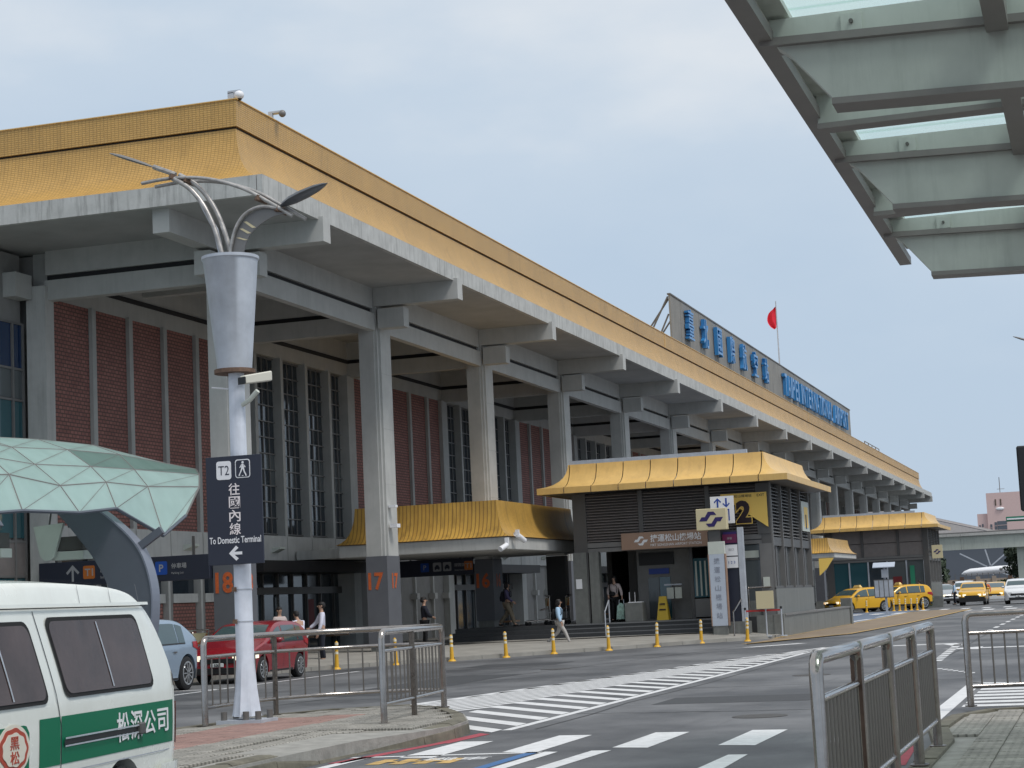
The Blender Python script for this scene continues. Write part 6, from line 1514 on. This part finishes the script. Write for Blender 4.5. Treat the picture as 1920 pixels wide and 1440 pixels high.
p, s = person('woman in a light blue jacket and pale trousers striding right along the kerb', -17.45, 60.3, .12, R(-90), 1.53, 'walk', ((.22,.03,1.12,.22,.12,.90),(.22,-.06,1.12,.22,-.08,.88)), 'shirtblue', 'clothgrey', 'shoe', hair='bob', stride=.42, jacket=True)
backpack('black backpack on the woman in light blue', (-17.45,60.3,.12), 0, R(-90), s)
p, s = person('woman in pale top with black shoulder bag standing at the top of the steps', -17.1, 66.5, .75, R(170), 1.66, 'stand', ((.27,.06,1.15,.17,.22,1.02),(.30,.05,1.14,.36,.14,.98)), 'clothpink', 'clothblack', hair='bob')
hb = thing('shoulder_bag', 'small black bag across the pale top of the standing woman', 'bag', (-17.1,66.5,.75), R(170))
MB().ell((.02,.16,1.02),.13,.06,.09,12,8).build('pouch', M['clothblack'], hb, smooth=60, world=False); MB().tube([(-.12,.1,1.06),(-.14,.12,1.3),(.05,.13,1.42),(.16,.05,1.43)], .010, 6).build('strap', M['clothblack'], hb, world=False)
MB().tube([(.12,.06,1.43),(.14,.14,1.3),(.13,.13,1.1)], .02, 6).build('strap', M['clothblack'], hb, world=False)
tr = thing('folding_trolley', 'small trolley with a green and white bag beside the standing woman', 'trolley', (-16.75,66.1,.75))
MB().loft([[(-16.95,66.0,.85),(-16.65,66.0,.85),(-16.65,66.2,.85),(-16.95,66.2,.85)],[(-16.91,66.03,1.32),(-16.67,66.03,1.32),(-16.67,66.17,1.32),(-16.91,66.17,1.32)],[(-16.83,66.07,1.42),(-16.73,66.07,1.42),(-16.73,66.12,1.42),(-16.83,66.12,1.42)]]).build('bag', mat('green_white_bag', (.35,.52,.45), .8, var=.5, vscale=14), tr, smooth=50)
MB().tube([(-16.93,66.2,.8),(-16.87,66.22,1.55),(-16.71,66.22,1.55),(-16.67,66.2,.8)], .015, 6).build('frame', M['galv'], tr)
for q in (-16.95,-16.65): MB().tube([(q-.02,66.2,.82),(q+.02,66.2,.82)], .07, 12).build('wheel', M['blackrub'], tr)
person('person in dark clothes at the green banner of the far pavilion', -11.9, 128.2, .2, R(90), 1.65, 'stand', shirt='clothblack', trousers='clothblack', jacket=True)
person('person in an orange top between the oncoming taxis', -8.2, 139, 0, R(180), 1.65, 'stand', shirt='orangecloth', trousers='clothdark')
person('person in pale blue beside the silver car', -10.5, 139.5, 0, R(100), 1.7, 'stand', shirt='shirtblue', trousers='clothdark')
person('person in a white cap sitting low behind the granite wall by the left taxi', -16.6, 104, .0, R(60), 1.35, 'stand', shirt='clothblack', trousers='clothdark')

# ---- luggage trolleys by column 18 and under the awning
def cart(x, y, z, ang, label, group='airport luggage trolleys'):
    t = thing('luggage_trolley', label, 'luggage trolley', (x,y,z), ang, group)
    w_ = .30
    MB().tube([(-w_,0,.15),(-w_,0,1.0),(-w_,.06,1.06),(w_,.06,1.06),(w_,0,1.0),(w_,0,.15)], .022, 8).build('handle_frame', M['steel'], t, smooth=60, world=False)
    MB().tube([(-w_,0,.2),(-w_+.05,-.85,.14),(w_-.05,-.85,.14),(w_,0,.2)], .02, 8).build('base_frame', M['steel'], t, smooth=60, world=False)
    for k in range(5): MB().tube([(-w_+.02,-.1-.17*k,.19),(w_-.02,-.1-.17*k,.19)], .01, 6).build('deck_bar', M['galv'], t, world=False)
    b = MB().box(-w_+.03,w_-.03,-.03,-.01,.68,.98).build('advert_board', M['beigesign'], t, world=False)
    MB().prism([(-.02,.69),(w_-.04,.69),(w_-.04,.97)], 'y', -.036, -.03).build('orange_corner', M['signorange'], b, world=False)
    MB().tube([(-w_,0,.62),(-w_,-.25,.55),(w_,-.25,.55),(w_,0,.62)], .012, 6).build('basket', M['rust'], t, world=False)
    for q in ((-w_+.03,-.78),(w_-.03,-.78),(-w_+.05,-.05),(w_-.05,-.05)): MB().tube([(q[0]-.02,q[1],.07),(q[0]+.02,q[1],.07)], .07, 12).build('wheel', M['blackrub'], t, world=False)
    return t
cart(-22.75, 43.6, .2, R(10), 'luggage trolley with a beige and orange board left of column 18')
cart(-23.3, 45.6, .22, R(14), 'luggage trolley nested behind the one left of column 18')
cart(-19.75, 66.8, .75, R(-60), 'luggage trolley parked on the platform right of the woman in khaki')
cart(-19.2, 67.6, .75, R(-60), 'luggage trolley with its frame against the black service cabinet')
# roof corner cameras
rc = thing('security_camera', 'white dome camera on a post at the top corner of the gold roof', 'security camera', (-20.6,43.1,14.9))
MB().box(-20.75,-20.58,43.1,43.25,14.9,15.12).build('post', M['galv'], rc); MB().box(-20.75,-20.4,43.1,43.2,15.1,15.17).build('arm', M['galv'], rc); MB().ell((-20.42,43.1,15.02),.13,.13,.12,14,10).build('dome', M['white'], rc, smooth=60); MB().ell((-20.42,43.1,14.95),.08,.08,.08,12,8).build('lens', M['black'], rc, smooth=60)
r2 = thing('security_camera', 'small grey camera beside the dome camera on the roof edge', 'security camera', (-20.6,45.3,14.9))
MB().box(-20.62,-20.5,45.3,45.38,14.9,15.08).box(-20.62,-20.2,45.3,45.5,15.08,15.13).build('arm', M['galv'], r2); MB().ell((-20.2,45.3,15.03),.1,.1,.1,12,8).build('dome', M['framemid'], r2, smooth=60)
for (x, y, z, l) in ((-19.05,59.9,3.55,'white bullet camera low on the front corner of the gold awning'),(-18.85,60.5,3.82,'white bullet camera on the road side of the gold awning')):
    q = thing('security_camera', l, 'security camera', (x,y,z))
    MB().tube([(x,y,z),(x-.12,y-.35,z-.14)] if z < 3.7 else [(x-.05,y,z+.12),(x+.1,y+.5,z-.12)], .09, 12).build('housing', M['white'], q, smooth=50); MB().box(x-.06,x+.06,y-.02,y+.1,z,z+.25).build('bracket', M['white'], q)
fl_ = thing('floodlight', 'small white bulkhead light on the right side of column 17', 'light fitting', (-21.8,56.5,4.3))
MB().box(-21.84,-21.6,56.3,56.5,4.85,4.93).build('arm', M['white'], fl_); MB().box(-21.8,-21.55,56.25,56.55,4.2,4.32).build('head', M['white'], fl_)
# solar info post near the taxis
sp_ = thing('information_post', 'grey information post with a tilted solar panel before the taxis', 'information post', (-11.6,105,0))
MB().box(-11.66,-11.54,105,105.1,0,2.6).build('post', M['galv'], sp_); MB().loft([[(-12.2,104.7,2.6),(-11.0,104.7,2.6),(-11.0,105.2,2.85),(-12.2,105.2,2.85)],[(-12.2,104.7,2.64),(-11.0,104.7,2.64),(-11.0,105.2,2.89),(-12.2,105.2,2.89)]]).build('solar_panel', M['lightblue'], sp_)
MB().box(-12.2,-11.15,104.9,105.0,.95,1.95).build('board', M['framemid'], sp_); MB().box(-11.75,-11.4,104.85,104.98,2.05,2.5).build('battery_box', M['galv'], sp_)
for k in range(4): MB().box(-12.16+.26*k,-11.95+.26*k,104.88,104.9,1.0,1.9).build('board_column', M['galv'], sp_)

# ================================================================== BACKGROUND
# footbridge
fb = thing('road_bridge', 'pale green road bridge crossing far beyond the pavilions', 'bridge', (-10,200,0))
for k in range(9):
    a = -50+9*k; MB().box(a,a+8.97,200,200.3,4.95,6.35).build('girder_panel', M['bridge'], fb)
    MB().box(a,a+8.97,199.7,203.5,6.35,6.62).build('deck_edge', M['band'], fb)
for x in (-34,-8.5,14): MB().box(x,x+.8,200.8,201.6,0,5.0).build('pier', M['bridge'], fb)
MB().box(-50,31,199.75,199.8,6.62,6.75).build('kerb_rail', M['framemid'], fb)
# pink control building
pk = thing('pink_building', 'pink tiled stepped tower block with a roof mast beyond the bridge', 'building', (-22,420,0))
W_ = M['pinkwall']
MB().box(-23.4,-13.0,420,440,0,20.6).build('main_block', W_, pk); MB().box(-25.6,-23.4,420.6,438,0,16.2).build('side_block', W_, pk); MB().box(-27,-13,421,438,0,11).build('lower_block', W_, pk)
for (x0, x1, z0, z1) in ((-21.4,-19.4,12.6,14.4),(-22.0,-21.5,12.6,14.2),(-22.9,-22.5,12.2,13.8),(-24.7,-24.4,12.4,14.0),(-25.3,-25.0,12.2,13.8)):
    f_ = MB().box(x0,x1,419.9 if x0>-23.4 else 420.5,420.0 if x0>-23.4 else 420.6,z0,z1).build('window', M['hangardark'], pk)
    MB().box(x0,x1,419.85 if x0>-23.4 else 420.45,419.9 if x0>-23.4 else 420.5,(z0+z1)/2-.05,(z0+z1)/2+.05).build('glazing_bar', W_, f_)
MB().ell((-20.6,419.9,17.1),.9,.25,.35,12,8).build('white_dish', M['white'], pk)
for q in (-.6,.5): MB().box(-21+q,-20.75+q,419.88,420,17.8,19.2).build('wall_pipe', M['bark'], pk)
MB().tube([(-20.6,425,20.6),(-20.6,425,24.2)], .09, 6).tube([(-21.2,425,21.6),(-19.6,425,21.6)], .05, 5).build('mast', M['lattice'], pk)
# hangar with a sloping roof, dark inside, and white diagonal struts
hg = thing('hangar', 'wide hangar with a dusty beige sloping roof and white diagonal struts', 'hangar', (-22,300,0))
MB().prism([(-60,0),(-60,19.5),(-28,12.4),(-16.0,9.1),(-12,8.9),(10,8.9),(10,0)], 'y', 300, 340).build('dark_wall', M['hangardark'], hg)
MB().prism([(-60,19.5),(-28,12.4),(-16.0,9.1),(-12,8.9),(-12,9.2),(-16.0,9.45),(-28,12.8),(-60,19.95)], 'y', 299.97, 341).build('roof_sheet', M['hangarroof'], hg)
MB().prism([(-60,8.6),(-60,19.4),(-28,12.3),(-16.0,9.0),(-12,8.8),(10,8.8),(10,8.3),(-20,8.3)], 'y', 299.6, 299.95).build('gable_sheet', M['hangarroof'], hg)
for (a, b) in (((-15.7,6.0),(-14.8,2.4)),((-19.2,5.6),(-15.6,3.6)),((-12.6,5.6),(-15.4,3.4)),((-15.4,3.4),(-12.5,2.2)),((-22.3,6.4),(-21.8,.5))):
    MB().beam((a[0],270,a[1]),(b[0],270,b[1]),.14,.18).build('strut', M['galv'], hg)
# light aircraft body under the bridge
ac = thing('aircraft', 'white aircraft fuselage parked beyond the boundary wall', 'aircraft', (-15,262,0))
MB().loft([[(-18.6+u, 262+r*math.cos(2*math.pi*k/16), 2.95+dz+r*.55*math.sin(2*math.pi*k/16)) for k in range(16)] for u, r, dz in ((0,.05,-.25),(.4,.5,-.15),(1.2,.85,-.05),(5.0,.95,.1),(6.6,.85,.15),(7.4,.3,.2))]).build('fuselage', M['white'], ac, smooth=50)
MB().prism([(-11.9,3.2),(-11.3,3.2),(-11.2,4.4),(-11.6,4.4)], 'y', 261.9, 262.1).build('tail_fin', M['white'], ac)
MB().ell((-13.3,261.1,3.1),.25,.1,.2,12,8).build('round_mark', M['framemid'], ac)
for x in (-16.5,-12.5): MB().box(x,x+.2,262,262.2,0,2.6).build('gear_leg', M['galv'], ac)
bw = thing('boundary_wall', 'beige boundary wall with brown pillars behind the waiting cars', 'wall', (-15,235,0))
MB().box(-40,12,235,235.3,0,1.9).build('wall_face', M['beigewall'], bw)
for k in range(22): MB().box(-34+1.9*k,-33.5+1.9*k,234.8,235.0,0,2.2).build('pillar', M['rust'] if k % 3 == 0 else M['beigewall'], bw)
for k in range(60): MB().box(-34+.66*k,-33.93+.66*k,235.1,235.15,1.9,2.6).build('picket', M['lattice'], bw)
# parked white service vehicle, seen as a pale cage body
sv = thing('service_vehicle', 'white airfield service vehicle behind the wall under the bridge', 'vehicle', (-20.6,245,0))
MB().box(-21.6,-19.4,245,248,.6,2.5).build('body', M['white'], sv); MB().box(-21.3,-19.8,244.9,248,2.5,3.3).build('cab', M['carwhite'], sv)
for q in range(4): MB().box(-21.2+.36*q,-20.95+.36*q,244.85,244.9,2.6,3.2).build('window', M['hangardark'], sv)
for q in (-21.2,-19.9): MB().tube([(q,244.9,.5),(q,245.2,.5)], .45, 12).build('wheel', M['blackrub'], sv)
# trees and hedge: leaf clumps spread through the crown
def tree(name, label, x, y, r, h, z0, m, n=900, leaf=.35, group=None, seed=1, sq=1.0):
    t = thing(name, label, 'tree' if z0 > .8 else 'hedge', (x,y,0), group=group); q = random.Random(seed)
    if z0 > .8:
        MB().tube([(x,y,0),(x+.1,y,z0*.6),(x,y,z0+h*.3)], [.28,.2,.1], 8).build('trunk', M['bark'], t)
        for k in range(5):
            a = k*1.3; MB().tube([(x,y,z0*.9),(x+r*.3*math.cos(a),y+r*.3*math.sin(a),z0+h*.3),(x+r*.6*math.cos(a),y+r*.6*math.sin(a),z0+h*.55)], [.1,.06,.03], 6).build('limb', M['bark'], t)
    blobs = [(q.uniform(-.6,.6)*r, q.uniform(-.6,.6)*r*sq, q.uniform(.2,.8)*h, q.uniform(.35,.6)*r) for _ in range(9)]
    mb = MB()
    for _ in range(n):
        b = q.choice(blobs); a = q.uniform(0,2*math.pi); u = q.uniform(-1,1); rr_ = b[3]*q.uniform(.7,1.05)
        c = Vector((x+b[0]+rr_*math.cos(a)*math.sqrt(1-u*u), y+(b[1]+rr_*math.sin(a)*math.sqrt(1-u*u))*sq if sq != 1 else y+b[1]+rr_*math.sin(a)*math.sqrt(1-u*u), z0+b[2]+rr_*u*min(1,h/(2*r))))
        c.z = max(c.z, .1)
        d1 = Vector((q.uniform(-1,1),q.uniform(-1,1),q.uniform(-1,1))).normalized(); d2 = d1.orthogonal().normalized(); L_ = leaf*q.uniform(.6,1.3)
        mb.quad(c-d1*L_*.5, c+d2*L_*.3, c+d1*L_*.5, c-d2*L_*.3)
    mb.build('crown' if z0 > .8 else 'foliage', m, t); return t
for i, (x, y, r, h, z0) in enumerate(((-8.3,206,2.3,4.4,1.2),(-4.2,208,3.0,4.8,1.4),(1.5,210,3.4,5.0,1.6),(-17.6,206,1.7,3.6,1.3),(-22.8,215,2.6,4.4,1.5))):
    tree('broadleaf_tree', ['dark tree under the right end of the bridge','dark tree second from the bridge pier at right','dark tree furthest right beyond the bridge','small dark tree behind the far pavilion corner','dark tree hidden mostly by the far pavilion'][i], x, y, r, h, z0, M['leaf'], 1500, .5, 'trees beyond the bridge', i+3)
for i, (x, y) in enumerate(((-9.4,205),(-5.5,205),(-1.5,205))): tree('hedge', ['clipped green hedge between oncoming taxis and white SUV','clipped green hedge behind the white SUV','clipped green hedge past the right edge'][i], x, y, 1.9, 1.5, .1, M['leaf2'], 700, .3, 'hedges along the road', 20+i, .5)
tree('shrub', 'green shrub beside the rear of the SUV taxi', -11.6, 126.6, .7, 1.5, .1, M['leaf2'], 400, .2, None, 31)
# traffic signal seen edge on at the right border with a green name plate
sg_ = thing('traffic_signal', 'black back of a traffic signal at the right edge with a green plate', 'traffic signal', (-.6,40,0))
MB().box(-1.55,-.95,40,40.35,3.0,4.35).build('housing', M['black'], sg_, bevel=.03)
MB().tube([(.2,40.3,0),(.2,40.3,4.6)], .09, 12).tube([(.2,40.3,4.0),(-1.0,40.3,4.0)], .05, 8).build('mast', M['galv'], sg_)
g_ = MB().box(-1.86,-.9,40.0,40.06,2.80,2.90).build('green_plate', M['greensign'], sg_); MB().box(-1.84,-1.1,39.96,40.0,2.835,2.865).build('plate_stripe', M['white'], g_)
# terrace of cars / low building behind everything at the horizon
for i, (x0, x1, y, h) in enumerate(((-200,-70,600,9),(20,120,500,10),(-12,22,470,7.2))):
    b = thing('distant_building', ['long low distant building far left behind the terminal','low distant building far right beyond the road','low distant building behind the trees at the right'][i], 'building', ((x0+x1)/2,y,0))
    MB().box(x0,x1,y,y+20,0,h).build('wall', M['hangarroof'], b)
    for k in range(int((x1-x0)/5)): MB().box(x0+1+5*k,x0+4+5*k,y-.1,y,h*.5,h*.75).build('window', M['hangardark'], b)
